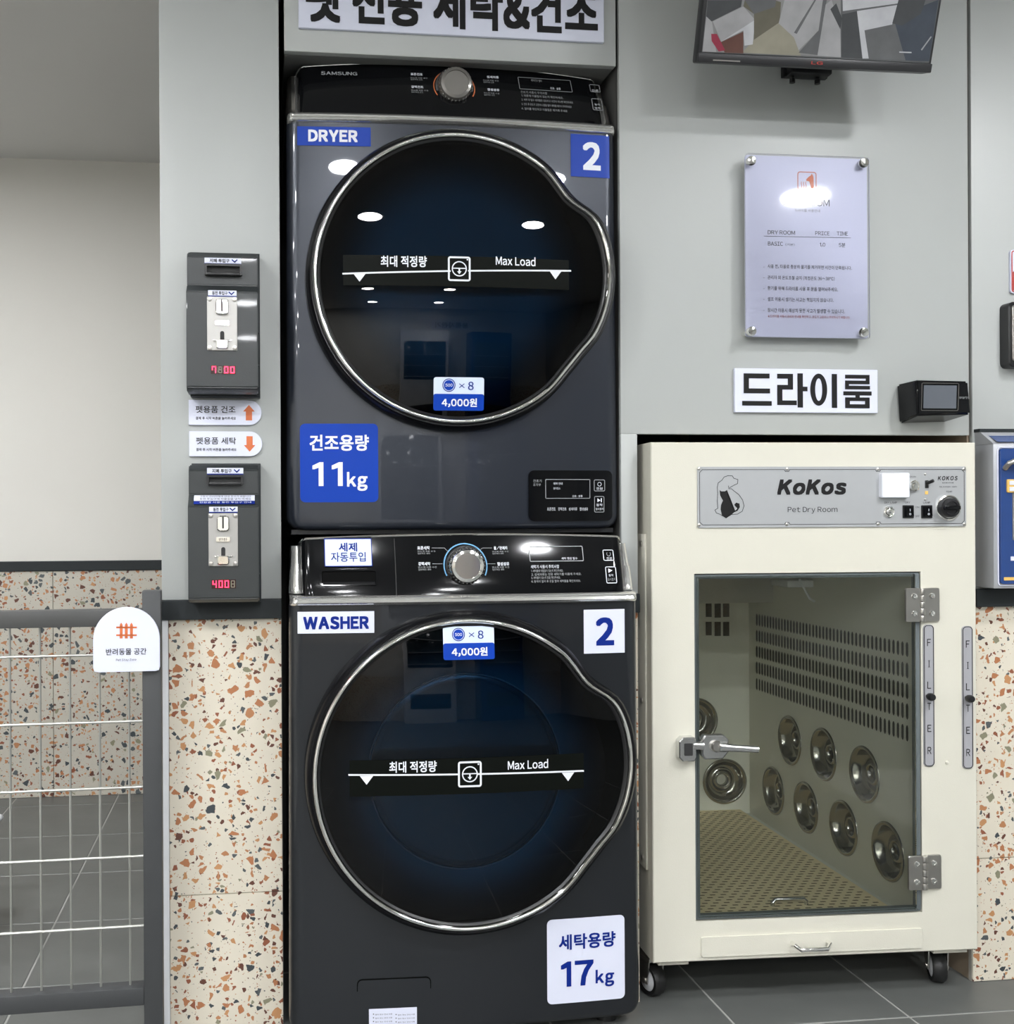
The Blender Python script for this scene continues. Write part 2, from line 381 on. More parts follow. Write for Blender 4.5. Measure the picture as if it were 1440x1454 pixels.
# ================================================================= THE SETTING
XL, XR, YN = -3.3, 3.6, -4.6
xp0 = W0.p(229, 700, YW)[0]; xp1 = W0.p(399, 700, YW)[0]          # pillar edges
xa0 = W0.p(880.5, 400, YW)[0]; xc0 = W0.p(905, 620, YW)[0]          # alcove right edge / cabinet alcove left
xc1 = W0.p(1376, 500, YW)[0]; xc2 = W0.p(1380.5, 500, YW)[0]
zrt = W0.p(320, 851, YW)[1]; zrb = W0.p(320, 878.5, YW)[1]; zj = W0.p(322, 1269, YW)[1]
zsof = W0.p(640, 83, YW)[1]; zgap = W0.p(1100, 617, YW)[1]
print('XS', xp0, xp1, xa0, xc0, xc1, 'Z', zrt, zrb, zj, zsof, zgap)

# floor: slab and single tiles where the picture shows them
b = MB().box(XL, XR, YN, YB+0.02, -0.05, -0.0012)
floor = struct(b, 'floor', FGROUT, 'floor of square dark slate tiles with pale joints')
xA = W0.pz(1042.5, 1453, 0)[0]; xB = W0.pz(1305, 1454, 0)[0]; TS = xB-xA
yJ = W0.pz(1300, 1443.5, 0)[1]; rows = [W0.pz(100, v, 0)[1] for v in (1183, 1240, 1308, 1397)]
print('TILE', TS, xA, yJ, rows)
TD = 0.381
y0t = yJ
i0 = math.floor((XL-xA)/TS); i1 = math.ceil((XR-xA)/TS)
tile_mesh = {}
def floor_tile(x0, x1, y0, y1):
    key = (round(x1-x0, 4), round(y1-y0, 4))
    if key not in tile_mesh:
        t = MB().box(0, x1-x0, 0, y1-y0, -0.012, 0, 0.0012, 1).build('tile', FLOORM, smooth=0)
        tile_mesh[key] = t.data; bpy.data.objects.remove(t)
    o = bpy.data.objects.new('tile', tile_mesh[key]); C.collection.objects.link(o); o.location = (x0, y0, 0); o.parent = floor
g = 0.0022
for i in range(i0, i1):
    x0 = max(xA+i*TS, XL); x1 = min(xA+(i+1)*TS, XR)
    for j in range(-16, 7):
        y0 = max(y0t+j*TD, YN); y1 = min(y0t+(j+1)*TD, YB-0.01)
        if y1-y0 < 0.02 or x1-x0 < 0.02: continue
        if y0 < 1.5 and (x0 < -1.6 or x1 > 2.4 or y0 < 0): continue
        if x0 > 2.2: continue
        floor_tile(x0+g, x1-g, y0+g, y1-g)
# the parts of the floor nobody sees directly
b = MB().box(XL, XR, YN, 0.0+y0t-5*TD-2*g, -0.01, -0.0005)
o = b.build('floor_covering', FLOORM, floor)

# ceiling
b = MB().box(XL-0.1, XR+0.1, YN-0.1, YB+0.1, CEIL, CEIL+0.05); struct(b, 'ceiling', CEILM, 'flat grey-white painted ceiling')
# back wall of the pet area
b = MB().box(XL, XR, YB, YB+0.08, 0, CEIL); wb = struct(b, 'wall_back', WARM, 'plain warm white wall over terrazzo tiles')
zbr = W0.p(100, 797, YB)[1]; zbr = 0.862; hbr = 0.036
b = MB().box(XL, xp0+0.4, YB-0.022, YB, zbr-hbr, zbr, 0.002); struct(b, 'trim_1', RAILM, 'dark rail along the warm white back wall')
b = MB().box(XL, xp0+0.4, YB-0.006, YB, 0, zbr-hbr); o = b.build('grout_bed', GROUT, wb, 0)
xs = W0.p(76.5, 900, YB)[0]
k = -5
zjb = 0.268
while xs+k*0.6 < xp0+0.4:
    x0 = max(xs+k*0.6, XL); x1 = min(xs+(k+1)*0.6, xp0+0.4); k += 1
    if x1-x0 < 0.02: continue
    for z0, z1 in ((0.0, zjb), (zjb, zbr-hbr)):
        MB().box(x0+0.0009, x1-0.0009, YB-0.016, YB-0.004, z0+0.0009, z1-0.0009, 0.0006, 1).build('tile', TERR2, wb, 0)
# left, right and rear walls
struct(MB().box(XL-0.08, XL, YN, YB, 0, CEIL), 'wall_left', WARM, 'warm white side wall')
struct(MB().box(XR, XR+0.08, YN, YB, 0, CEIL), 'wall_right', GREY, 'grey side wall')
wr = struct(MB().box(XL, XR, YN-0.08, YN, 0, CEIL), 'wall_rear', WARM, 'wall behind the camera')
MB().box(XL, XR, YN, YN+0.012, 0, 0.82).build('tile_cladding', TERR, wr, 0)
# machine wall: dark carcass behind, grey panels proud of it
wm = struct(MB().box(xp0+0.001, xp1-0.003, YW+0.012, YB, 0, CEIL), 'wall_front', GREYD, 'machine wall of flat grey panels over terrazzo tiles')
def wall(name, label, *a): return struct(MB().box(*a), name, GREYD, label)
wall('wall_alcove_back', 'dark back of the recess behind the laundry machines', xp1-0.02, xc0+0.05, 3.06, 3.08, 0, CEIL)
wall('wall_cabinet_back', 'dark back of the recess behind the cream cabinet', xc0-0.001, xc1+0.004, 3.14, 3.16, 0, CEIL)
wmid = wall('wall_middle', 'narrow grey panel strip between the laundry machines and the cream cabinet', xa0, xc0-0.001, YW+0.012, 3.05, 0, CEIL)
wover = wall('wall_over_cabinet', 'wide grey panel above the cream cabinet', xc0-0.001, xc1+0.004, YW+0.03, YW+0.05, zgap+0.02, CEIL)
wfar = wall('wall_right_panel', 'grey panel wall right of the cream cabinet', xc1+0.012, XR, YW+0.012, 3.13, 0, CEIL)
wsof = struct(MB().box(W0.p(403.5, 50, YW)[0]+.001, W0.p(874.5, 50, YW)[0]-.001, YW+.018, YW+.5, zsof, zsof+.018, .001), 'wall_soffit', mat('soffit_shade_grey', (.16, .16, .155), .6), 'grey panel box over the stacked machines')  # underside board: panel grey darkened, its shade is put into the colour
def panel(x0, x1, z0, z1, par, y0=YW, y1=YW+0.012): return MB().box(x0, x1, y0, y1, z0, z1, 0.0015, 2).build('grey_panel', GREY, par, 30)
panel(xp0, xp1, zrt, CEIL, wm)
panel(W0.p(403.5, 50, YW)[0], W0.p(874.5, 50, YW)[0], zsof, CEIL, wsof, YW, YW+0.018)
panel(xa0, xc1, zgap, CEIL, wover, YW, YW+0.018)
panel(xa0, xc0, zrt, zgap, wmid)
panel(xc2, XR, zrt, CEIL, wfar)
def tiles(x0, x1, par, m_=TERR):
    MB().box(x0, x1, YW+0.004, YW+0.014, 0, zrb).build('grout_bed', GROUT, par, 0)
    for z0, z1 in ((0.0, zj), (zj, zrb)):
        MB().box(x0+0.0008, x1-0.0008, YW, YW+0.012, z0+0.0008, z1-0.0008, 0.0006, 1).build('tile', m_, par, 0)
xt0 = W0.p(239.5, 1000, YW)[0]
tiles(xt0, xp1, wm); tiles(xa0, xc0, wmid)
xt1 = W0.p(1381, 1300, YW)[0]
tiles(xt1, xt1+0.6, wfar); tiles(xt1+0.6, xt1+1.2, wfar); tiles(xt1+1.2, XR, wfar)
struct(MB().box(xp0, xp1, YW-0.012, YW+0.012, zrb, zrt, 0.001), 'trim_2', RAILM, 'charcoal rail across the narrow pillar above the terrazzo')
struct(MB().box(xa0, xc0, YW-0.012, YW+0.012, zrb, zrt, 0.001), 'trim_3', RAILM, 'short charcoal rail between washer and cream cabinet')
struct(MB().box(xc2, XR, YW-0.012, YW+0.012, zrb, zrt, 0.001), 'trim_4', RAILM, 'charcoal rail right of the cream cabinet')
struct(MB().box(xp0-0.001, xt0, YW-0.006, YW+0.012, 0, zrb, 0.002), 'trim_5', WTRIM, 'white corner strip beside the terrazzo pillar')
# reveal boards of the cabinet alcove
MB().box(xc1+0.004, xc1+0.012, YW+0.014, 3.14, 0, CEIL).build('plywood_reveal', PLY, wfar, 0)
MB().box(xa0+0.0005, xa0+0.0035, YW+0.001, YW+0.012, zsof, CEIL).build('panel_edge', GREYD, wover, 0)

# ================================================================= LIGHTS
spots = [(-2.2, 0.2), (-1.05, 0.25), (0.13, 0.30), (1.33, 0.30), (2.26, 0.08), (1.75, 1.05), (-1.05, 1.05)]+[(x, y) for y in (-3.8, -2.5, -1.25) for x in (-2.33, -1.2, -0.06, 1.13)]  # includes one unseen downlight near the cabinet, added to brighten its interior
n = 0
LD = None
for xx, yy in spots:
    if True:
        fr = Fr(xx, yy, CEIL)
        t = thing('ceiling_downlight', fr, 'round recessed white ceiling downlight, lit', 'ceiling light', 'ceiling downlights')
        if LD is None:
            LD = (MB().lathe([(0.085, 0), (0.085, -0.006), (0.108, -0.008), (0.112, -0.001), (0.112, 0)], (0, 0, 0), 'z', 28, cap=False).build('trim_ring', WTRIM, t),
                  MB().lathe([(0.0855, -0.0035), (0.0855, -0.002)], (0, 0, 0), 'z', 28).build('diffuser', LAMPM, t))
        else:
            for q in LD:
                r_ = q.copy(); C.collection.objects.link(r_); r_.parent = t
for xx, yy in ((-1.9, 2.9), (-0.9, 2.55)):
    fr = Fr(xx, yy, CEIL); t = thing('ceiling_downlight', fr, 'round recessed white ceiling downlight, lit', 'ceiling light', 'ceiling downlights')
    for q in LD:
        r_ = q.copy(); C.collection.objects.link(r_); r_.parent = t

# ================================================================= LAUNDRY MACHINES
KN = [(-180, 1), (-50, 1.0), (-39, .985), (-30, 1.0), (-20.5, 1.045), (-10.6, 1.07), (0, 1.085), (8, 1.09), (16, 1.09), (25, 1.075), (30, 1.02), (35, .975), (42, .98), (50, 1.0), (180, 1)]
def door_r(phi):
    d = math.degrees(math.atan2(math.sin(phi), math.cos(phi)))
    for (a, ra), (b_, rb) in zip(KN, KN[1:]):
        if a <= d <= b_: t = (d-a)/(b_-a); t = t*t*(3-2*t) if (b_-a) > 5 and abs(ra-rb) > .03 else t; return ra+(rb-ra)*t
    return 1
_sm = {}
def door_rs(phi):                                    # smoothed outline
    key = round(phi*1000)
    if key not in _sm: _sm[key] = sum(door_r(phi+math.radians(k))*w_ for k, w_ in ((-4, .12), (-2, .22), (0, .32), (2, .22), (4, .12)))
    return _sm[key]
def machine(kind, fr, zb, zt, zc0, hw0, hw1, cxz, R, label, cat, enamel, zp_top, slant, topw):
    """zb..zt body front, zc0 the top of the console; hw0/hw1 half width at bottom and top"""
    root = thing(kind, fr, label, cat)
    rc, bow, rb = 0.022, 0.014, 0.03
    def hw(z): return lin(hw0, hw1, (z-zb)/(zt-zb))
    def face(x, z):
        h = hw(z); a = abs(x); y = bow*(min(a/h, 1))**2
        e = h-a
        if e < rc: y += rc-math.sqrt(max(0, rc*rc-(rc-max(e, 0))**2))
        e = z-zb
        if e < 0.012: y += 0.012-math.sqrt(max(0, 0.012**2-(0.012-max(e, 0))**2))
        return y
    # cabinet body: front skin, sides, top, back
    ts = [-1+2*i/26 for i in range(27)]; ts = sorted(set(ts+[s_*(1-q) for s_ in (-1, 1) for q in (0.0005, 0.004, 0.012, 0.024, 0.04, 0.06)]))
    zs = [zb+q for q in (0, 0.001, 0.003, 0.006, 0.010, 0.016, 0.022, 0.03)]+[lin(zb+0.03, zt, k/10) for k in range(1, 11)]
    vs = []; fs = []; nx = len(ts)+6; ins = 0.013 if cat != 'dryer' else 0.001
    for z in zs:
        q = max(0, rb-(z-zb)); sh = rb-math.sqrt(max(0, rb*rb-q*q)); h = hw(z)-sh
        row = [(t_*h, face(t_*hw(z), z), z) for t_ in ts]
        row = [(row[0][0]+ins, 0.70, z), (row[0][0]+ins, 0.065, z), (row[0][0], 0.060, z)]+row+[(row[-1][0], 0.060, z), (row[-1][0]-ins, 0.065, z), (row[-1][0]-ins, 0.70, z)]
        vs += row
    for j in range(len(zs)-1):
        for i in range(nx-1): fs.append((j*nx+i, j*nx+i+1, (j+1)*nx+i+1, (j+1)*nx+i))
    fs.append(tuple(range(nx))[::-1]); k0 = (len(zs)-1)*nx; fs.append(tuple(range(k0, k0+nx)))
    for j in range(len(zs)-1): fs.append((j*nx, (j+1)*nx, (j+1)*nx+nx-1, j*nx+nx-1))
    MB().add(vs, fs).build('body', enamel, root, 40)
    # console: sloping black fascia with crowned top, chrome sill below
    h1 = hw(zt)-0.004; zl = zt+0.012; n_ = 24
    def con(t_, k_):          # t across -1..1, k 0 bottom .. 1 top
        h = lin(h1-0.018, (h1-0.018)*topw, k_); x = t_*h
        zz = lin(zl, zc0-0.014*t_*t_*(1 if cat == 'dryer' else .5), k_)
        q = min(1.0, max(0, abs(t_)-0.955)/0.045)
        zz = zz-(0.018*(1-math.sqrt(1-q*q)))*(k_ > 0.5)+0.012*(1-math.sqrt(1-q*q))*(k_ < 0.02)
        y = bow*t_*t_+slant*k_**1.3-0.002+0.02*q*q
        return x, y, zz
    cts = sorted(set([-1+2*i/n_ for i in range(n_+1)]+[s_*q for s_ in (-1, 1) for q in (0.955, 0.97, 0.98, 0.99, 0.996)]))
    vs = []; fs = []; kk = [0, .02, .25, .5, .75, .97, 1.0]
    for k_ in kk:
        for t_ in cts: vs.append(con(t_, k_))
    m_ = len(cts)
    for t_ in cts: x, y, z = con(t_, 1); vs.append((x, y+0.012, z-0.002))
    for t_ in cts: x, y, z = con(t_, 0); vs.append((x, 0.10, z))
    for j in range(len(kk)):
        for i in range(m_-1): fs.append((j*m_+i, j*m_+i+1, (j+1)*m_+i+1, (j+1)*m_+i))
    MB().add(vs, fs).build('console', BGLOSS, root, 40)
    # chrome surround: side cheeks and sill
    cb = MB()
    for s_ in (-1, 1):
        rows_ = []
        for k_ in [i/10 for i in range(11)]:
            x, y, z = con(s_*0.999, k_); xo = s_*(hw(z) if z < zt else lin(hw(zt), hw(zt)-0.004, k_))
            zz = z+(0.002 if k_ > .95 else 0)
            mid = lin(x, xo, .55)
            rows_.append([(x-s_*.001, y-.0015, zz), (lin(x, xo, .2), y-.006, zz), (mid, y-.004, zz), (lin(x, xo, .85), y+.006, zz), (xo, y+.022, zz), (xo, y+.05, zz), (xo-s_*(.013 if cat != 'dryer' else .001), y+.07, zz), (xo-s_*(.013 if cat != 'dryer' else .001), .5, zz)])
        vs = [p for r_ in rows_ for p in r_]; q7 = 8
        st_ = 3 if cat != 'dryer' else 1
        MB().add(vs, [(a*q7+b, a*q7+b+1, (a+1)*q7+b+1, (a+1)*q7+b) for a in range(10) for b in range(st_)]).build('chrome_cheek', BRIGHT, root, 50)
        MB().add(vs, [(a*q7+b, a*q7+b+1, (a+1)*q7+b+1, (a+1)*q7+b) for a in range(10) for b in range(st_, 7)]+[tuple(80+b for b in range(8))]).build('console_cheek', SATIN if cat == 'dryer' else BGLOSS, root, 40)
    MB_top = [(con(t_, 1)[0], con(t_, 1)[1]+0.002, con(t_, 1)[2]+0.001) for t_ in cts]
    cb.tube(MB_top, 0.0028, 6)
    vs = []; fs = []
    prof = [(0.004, zt-0.002), (-0.006, zt+0.000), (-0.010, zt+0.005), (-0.007, zt+0.010), (-0.008, zt+0.0125), (-0.003, zt+0.0175), (0.02, zt+0.019)]
    for i, t_ in enumerate(cts):
        for (yy, zz) in prof: vs.append((t_*(hw(zt)-0.001), bow*t_*t_+yy+0.02*(max(0, abs(t_)-0.97)/0.03)**2, zz))
    p_ = len(prof)
    for i in range(len(cts)-1):
        for j in range(p_-1): fs.append((i*p_+j, (i+1)*p_+j, (i+1)*p_+j+1, i*p_+j+1))
    cb.build('chrome_top_edge', CHROME, root, 50); MB().add(vs, fs).build('chrome_sill', BRIGHT, root, 50)
    # top lid
    tl = [con(t_, 1) for t_ in cts]
    MB().add([(x, y+0.003, z-0.001) for x, y, z in tl]+[(x*.955, 0.70, tl[len(tl)//2][2]-0.004) for x, y, z in tl],
             [(i, i+1, m_+i+1, m_+i) for i in range(m_-1)]+[tuple(range(m_, 2*m_))+(0,)][:0]).build('top_lid', SLATE2, root, 40)
    # door
    dcx, dcz = cxz; N = 128; YD = -0.040
    door = bpy.data.objects.new('door', None); C.collection.objects.link(door); door.parent = root
    def sweep(secs, closed=False):
        vs = []; fs = []
        for d, y in secs:
            for i in range(N):
                a = 2*PI*i/N; r = R*door_rs(a)-d; vs.append((dcx+r*math.cos(a), y, dcz+r*math.sin(a)))
        for k_ in range(len(secs)-1):
            for i in range(N):
                j = (i+1) % N; fs.append((k_*N+i, k_*N+j, (k_+1)*N+j, (k_+1)*N+i))
        return MB().add(vs, fs)
    def dome(x, z):
        rho = math.hypot(x-dcx, z-dcz)/R; return YD+0.006-0.020*(1-min(1.2, rho)**2)
    sweep([(-0.006, 0.014), (-0.006, -0.012), (-0.003, YD+0.008), (0.003, YD+0.002), (0.010, YD+0.004), (0.012, YD+0.01)]).build('door_rim', RIMM, door, 50)
    sweep([(0.0075, YD+0.010), (0.008, YD-0.001), (0.0105, YD-0.0055), (0.0135, YD-0.0062), (0.0165, YD-0.003), (0.0175, YD+0.008)]).build('chrome_ring', CHROME, door, 60)
    sweep([(0.0165, YD+0.008), (0.018, YD+0.000), (0.022, YD+0.002), (0.026, YD+0.01)]).build('inner_bezel', BPLAST, door, 60)
    vs = []; fs = []; KR = 14
    for k_ in range(KR+1):
        s_ = 1-k_/KR*0.999
        for i in range(N):
            a = 2*PI*i/N; r = (R*door_rs(a)-0.021)*s_; x = dcx+r*math.cos(a); z = dcz+r*math.sin(a); vs.append((x, dome(x, z), z))
    for k_ in range(KR):
        for i in range(N):
            j = (i+1) % N; fs.append((k_*N+i, k_*N+j, (k_+1)*N+j, (k_+1)*N+i))
    MB().add(vs, fs).build('door_glass', door_glass_mat('navy_door_glass_'+kind, dcx, dcz, R), door, 80)
    # grip pocket on the right of the door
    gp = []
    for i in range(13): a = math.radians(-33+66*i/12); gp.append(((R*door_rs(a)-0.026)*math.cos(a), (R*door_rs(a)-0.026)*math.sin(a)))
    for i in range(13): a = math.radians(30-60*i/12); rr_ = R*(0.86+0.035*math.cos(a*3)); gp.append((rr_*math.cos(a), rr_*math.sin(a)))
    MB().prism([(dcx+x, dcz+z) for x, z in gp], YD+0.012, YD+0.02).build('grip_pocket', BGLOSS, door, 40)
    # bowl and drum seen through the glass
    if kind == 'washing_machine':
        MB().lathe([(R*0.98, YD+0.014), (R*0.86, YD+0.016), (R*0.70, YD+0.026), (R*0.62, YD+0.034)], (dcx, 0, dcz), 'y', 72, cap=False).build('bowl_flange', BOWLM, door, 60)
        MB().lathe([(R*0.62, YD+0.034), (R*0.60, YD+0.030), (R*0.575, YD+0.030), (R*0.56, YD+0.045), (R*0.52, YD+0.06), (R*.505, YD+.056), (R*.49, YD+.062), (R*0.42, YD+0.10), (R*0.405, YD+0.095), (R*0.385, YD+.103), (R*0.36, YD+0.12), (R*0.20, YD+0.14), (R*.02, YD+0.145)], (dcx, 0, dcz), 'y', 72).build('door_bowl', DRUM, door, 40)
        for rr_, yy in ((.615, .028), (.545, .046), (.46, .074)):
            MB().lathe([(R*rr_+.0015*math.cos(a*PI/3), YD+yy+.0015*math.sin(a*PI/3)) for a in range(7)], (dcx, 0, dcz), 'y', 72, cap=False).build('bowl_ring', WTRIM, door, 60)
    else:
        MB().lathe([(R*0.98, YD+0.014), (R*0.86, YD+0.016), (R*0.74, YD+0.026), (R*0.64, YD+0.045), (R*0.52, YD+0.075), (R*0.42, YD+0.10), (R*.28, YD+0.115), (R*.02, YD+0.12)], (dcx, 0, dcz), 'y', 72).build('door_bowl', mat('dryer_bowl', (.07, .15, .20), .4, var=.2, vs=9), door, 70)
    return root, door, face, con, dome
def on_console(con, slant_y):            # rough inverse: y of the fascia at height
    zs = [(con(0, k/20)[2], con(0, k/20)[1]) for k in range(21)]
    def fn(x, z):
        y = zs[-1][1]
        for (za, ya), (zb_, yb) in zip(zs, zs[1:]):
            if za <= z <= zb_: y = lin(ya, yb, (z-za)/(zb_-za)); break
        if z < zs[0][0]: y = zs[0][1]
        t_ = x/0.335
        return y+0.014*t_*t_
    return fn

def load_band(fr, door, dome, u, v):
    """band across the glass: u,v pixel boxes given by the caller"""
    yb = dome(0, 0)
    x0, x1, z0, z1 = fr.box(u['band'][0], u['band'][1], u['band'][2], u['band'][3], -0.054)
    bd = MB().patch(x0, x1, z0, z1, -0.0012, 0.001, 30, 8).warp(dome).build('load_band', BAND, door, 60)
    mk = MB(); (xa, za) = fr.p(*u['l0'], -0.054); (xb, zb_) = fr.p(*u['l1'], -0.054); (xm, zm) = fr.p(*u['mid'], -0.054)
    nn = 24; s_ = 0.5*0.042
    P = []
    for i in range(nn+1):
        t = i/nn; x = lin(xa, xb, t); z = lin(za, zb_, t)
        P.append((x, z))
    for (a, b_) in zip(P, P[1:]):
        if abs((a[0]+b_[0])/2-xm) < 0.026: continue
        mk.line([a, b_], 0.0032, -0.002)
    sz = 0.0245
    mk.frame(xm-sz*.93, xm+sz*.93, zm-sz, zm+sz, 0.0035, -0.0022, -0.0016, 0.005)
    mk.ring(xm, zm, 0.0130, 0.0152, -0.0022); mk.line([(xm-0.014, zm+0.001), (xm+0.014, zm+0.001)], 0.002, -0.0022)
    mk.line([(xm, zm), (xm, zm-0.008)], 0.003, -0.0022); mk.poly([(xm-0.0045, zm-0.005), (xm, zm-0.0105), (xm+0.0045, zm-0.005)], -0.0022)
    mk.ring(xm+0.0165, zm+0.0185, 0, 0.0016, -0.0022, n=10)
    for (tu, tv) in u['tri']:
        x, z = fr.p(tu, tv, -0.054); mk.poly([(x-0.0125, z), (x, z-0.0165), (x+0.0125, z)], -0.0022)
    mk.text('최대 적정량', fr.box(*u['ko'], -0.054), -0.0022, bold=0.02)
    mk.text('Max Load', fr.box(*u['en'], -0.054), -0.0022, bold=0.015)
    mk.warp(dome).build('load_marking', WHITE, bd, 0)

def sticker(fr, par, warp, bx, col, r, y=-0.0012, name='sticker', label=None, yp=-0.004, nx=14, nz=8):
    x0, x1, z0, z1 = fr.box(*bx, yp)
    return MB().patch(x0, x1, z0, z1, y, r, nx, nz).warp(warp).build(name, col, par, 60, label=label), (x0, x1, z0, z1)
def price(fr, door, dome, bx):
    yp = -0.054
    x0, x1, z0, z1 = fr.box(*bx, yp); zm = lin(z0, z1, .5)
    st = MB().patch(x0, x1, z0, z1, -0.0012, 0.005, 8, 8).warp(dome).build('price_sticker', STWB, door, 60, label='white and blue price sticker')
    MB().patch(x0, x1, z0, zm, -0.0016, 0.004, 8, 6).warp(dome).build('blue_band', STB, st, 60)
    t = MB(); w_ = x1-x0; h = z1-z0
    cx, cz = x0+w_*.30, z0+h*.76
    t.ring(cx, cz, h*.175, h*.2, -0.0018, n=28, m=NAVY); t.ring(cx, cz, 0, h*.155, -0.0018, n=28, m=STB)
    t.text('500', (cx-h*.11, cx+h*.11, cz-h*.045, cz+h*.045), -0.0022, WHITE, 0.01)
    t.line([(x0+w_*.51, z0+h*.69), (x0+w_*.60, z0+h*.80)], 0.0014, -0.002, NAVY); t.line([(x0+w_*.51, z0+h*.80), (x0+w_*.60, z0+h*.69)], 0.0014, -0.002, NAVY)
    t.text('8', (x0+w_*.68, x0+w_*.79, z0+h*.62, z0+h*.87), -0.002, NAVY, 0.01)
    t.text('4,000원', (x0+w_*.16, x0+w_*.86, z0+h*.10, z0+h*.37), -0.0022, WHITE, 0.025)
    t.warp(dome).build('lettering', None, st, 0)

def knob(fr, root, fn, u, v, r, arcm, arcs):
    # centre on the fascia
    x, z = fr.p(u, v, 0.0); 
    y = fn(x, z)
    for _ in range(4): x, z = fr.p(u, v, y); y = fn(x, z)
    MB().ring(x, z, r*1.20, r*1.27, 0, arcs[0], arcs[1], 30).warp(lambda a, b_: fn(a, b_)-0.0008).build('dial_arc', arcm, root, 0)
    k_ = MB().lathe([(r*1.02, y+0.004), (r*1.0, y-0.012), (r*.96, y-0.022), (r*.90, y-0.025), (r*.74, y-0.027), (r*.72, y-0.0245), (r*.03, y-0.0245)], (x, 0, z), 'y', 48).build('dial', CHROME if arcm is BLUEARC else KNOBM, root, 30)
    g_ = MB()
    for i in range(28):
        a = 2*PI*i/28; ca, sa = math.cos(a), math.sin(a)
        g_.tube([(x+r*1.005*ca, y-0.001, z+r*1.005*sa), (x+r*.985*ca, y-0.019, z+r*.985*sa)], 0.0011, 5)
    g_.build('grip_ridges', SATIN, k_, 40, kind='stuff')
    MB().lathe([(r*1.16, y-0.0005), (r*1.14, y-0.004), (r*1.03, y-0.0045)], (x, 0, z), 'y', 40, cap=False).build('dial_collar', BPLAST, root, 40)
    return x, z, y

# ---- dryer (top of the stack)
yd = 2.176
FD = Fr(0, yd, 0); xdl = FD.p(405.5, 400, 0.01)[0]; xdr = xa0-0.0025
zdb = FD.p(645, 752, 0)[1]; FD = Fr((xdl+xdr)/2, yd, zdb); hwd = (xdr-xdl)/2
zdt = FD.p(645, 178, 0)[1]; zdc = FD.p(640, 93, 0.06)[1]
dcx, dcz = FD.p(651, 395, -0.04); Rd = abs(FD.p(438.5, 395, -0.04)[0]-dcx)
print('DRYER', xdl, xdr, zdb, 'hw', hwd, 'ztop', zdt, zdc, 'R', Rd)
dry, ddoor, dface, dcon, ddome = machine('tumble_dryer', FD, 0.0, zdt, zdc, hwd, hwd-0.004, (dcx, dcz), Rd,
    'glossy dark blue-grey tumble dryer stacked on the washer, marked DRYER', 'dryer', SLATE, zdt, 0.060, 1.0)
MB().box(-hwd+0.01, hwd-0.01, 0.03, 0.6, -0.008, 0.001).build('plinth', BPLAST, dry, 30)
load_band(FD, ddoor, ddome, {'band': (488, 364, 810, 407), 'l0': (488, 387), 'l1': (812, 383), 'mid': (652, 382), 'tri': ((511, 387), (790, 384)),
          'ko': (541, 363, 606, 379), 'en': (704, 364, 761, 377)}, None)
price(FD, ddoor, ddome, (617, 535, 689, 582))
s_, bx = sticker(FD, dry, dface, (422.5, 177.5, 527, 204.5), STB, 0.0006, label='blue sticker reading DRYER')
MB().text('DRYER', FD.box(438, 183, 508, 200), -0.002, WHITE, 0.045).warp(dface).build('lettering', None, s_, 0)
s_, bx = sticker(FD, dry, dface, (812.5, 188.5, 869, 249), STB, 0.0006, label='blue sticker with white numeral 2')
MB().text('2', FD.box(829, 200, 855, 240), -0.002, WHITE, 0.035).warp(dface).build('lettering', None, s_, 0)
s_, bx = sticker(FD, dry, dface, (426.5, 601, 537.5, 713), STB, 0.010, label='blue square capacity sticker reading 11kg')
MB().text('건조용량', FD.box(440, 617, 524, 640), -0.002, WHITE, 0.025).text('11', FD.box(444, 656, 487, 690), -0.002, WHITE, 0.022, .24).text('kg', FD.box(493, 670, 522, 697), -0.002, WHITE, 0.028).warp(dface).build('lettering', None, s_, 0)
# lower display of the dryer
x0, x1, z0, z1 = FD.box(749.5, 668, 870.5, 739.5, 0.006)
q = MB().patch(x0, x1, z0, z1, -0.003, 0.012, 16, 10, m=BGLOSS).warp(dface).build('remote_display', BGLOSS, dry, 60)
t = MB(); bxf = lambda a: FD.box(*a, 0.006)
t.frame(*(bxf((773.5, 680.5, 838, 708))), 0.0012, 0, 0.0004, 0.002, m=DIMP)
t.frame(*(bxf((843.5, 681, 859.5, 697.5))), 0.0012, 0, 0.0004, 0.003, m=DIMP); t.frame(*(bxf((844, 704.5, 858.5, 727.5))), 0.0012, 0, 0.0004, 0.003, m=DIMP)
t.text('건조기', bxf((756, 681, 768, 685)), 0, DIMP).text('조작부', bxf((756, 686.5, 767, 690.5)), 0, DIMP).text('예약 안내', bxf((785, 685, 798, 688.5)), 0, WHITE).text('필터청소', bxf((785, 692, 795, 695)), 0, WHITE)
t.text('건조 · 송풍', bxf((812, 703, 827, 706)), 0, WHITE)
for i, s2 in enumerate(('표준건조', '강력건조', '섬세의류', '합성섬유')): t.text(s2, bxf((776+15.6*i, 720.5, 788+15.6*i, 725)), 0, WHITE)
c_ = FD.p(851.5, 687.5, .006); t.ring(*c_, 0.0035, 0.0044, 0, n=20, m=WHITE); t.text('전원', bxf((847, 692, 856, 695.5)), 0, WHITE)
t.text('동작', bxf((847, 715, 856, 719)), 0, WHITE).text('일시정지', bxf((846, 721, 857, 724.5)), 0, WHITE)
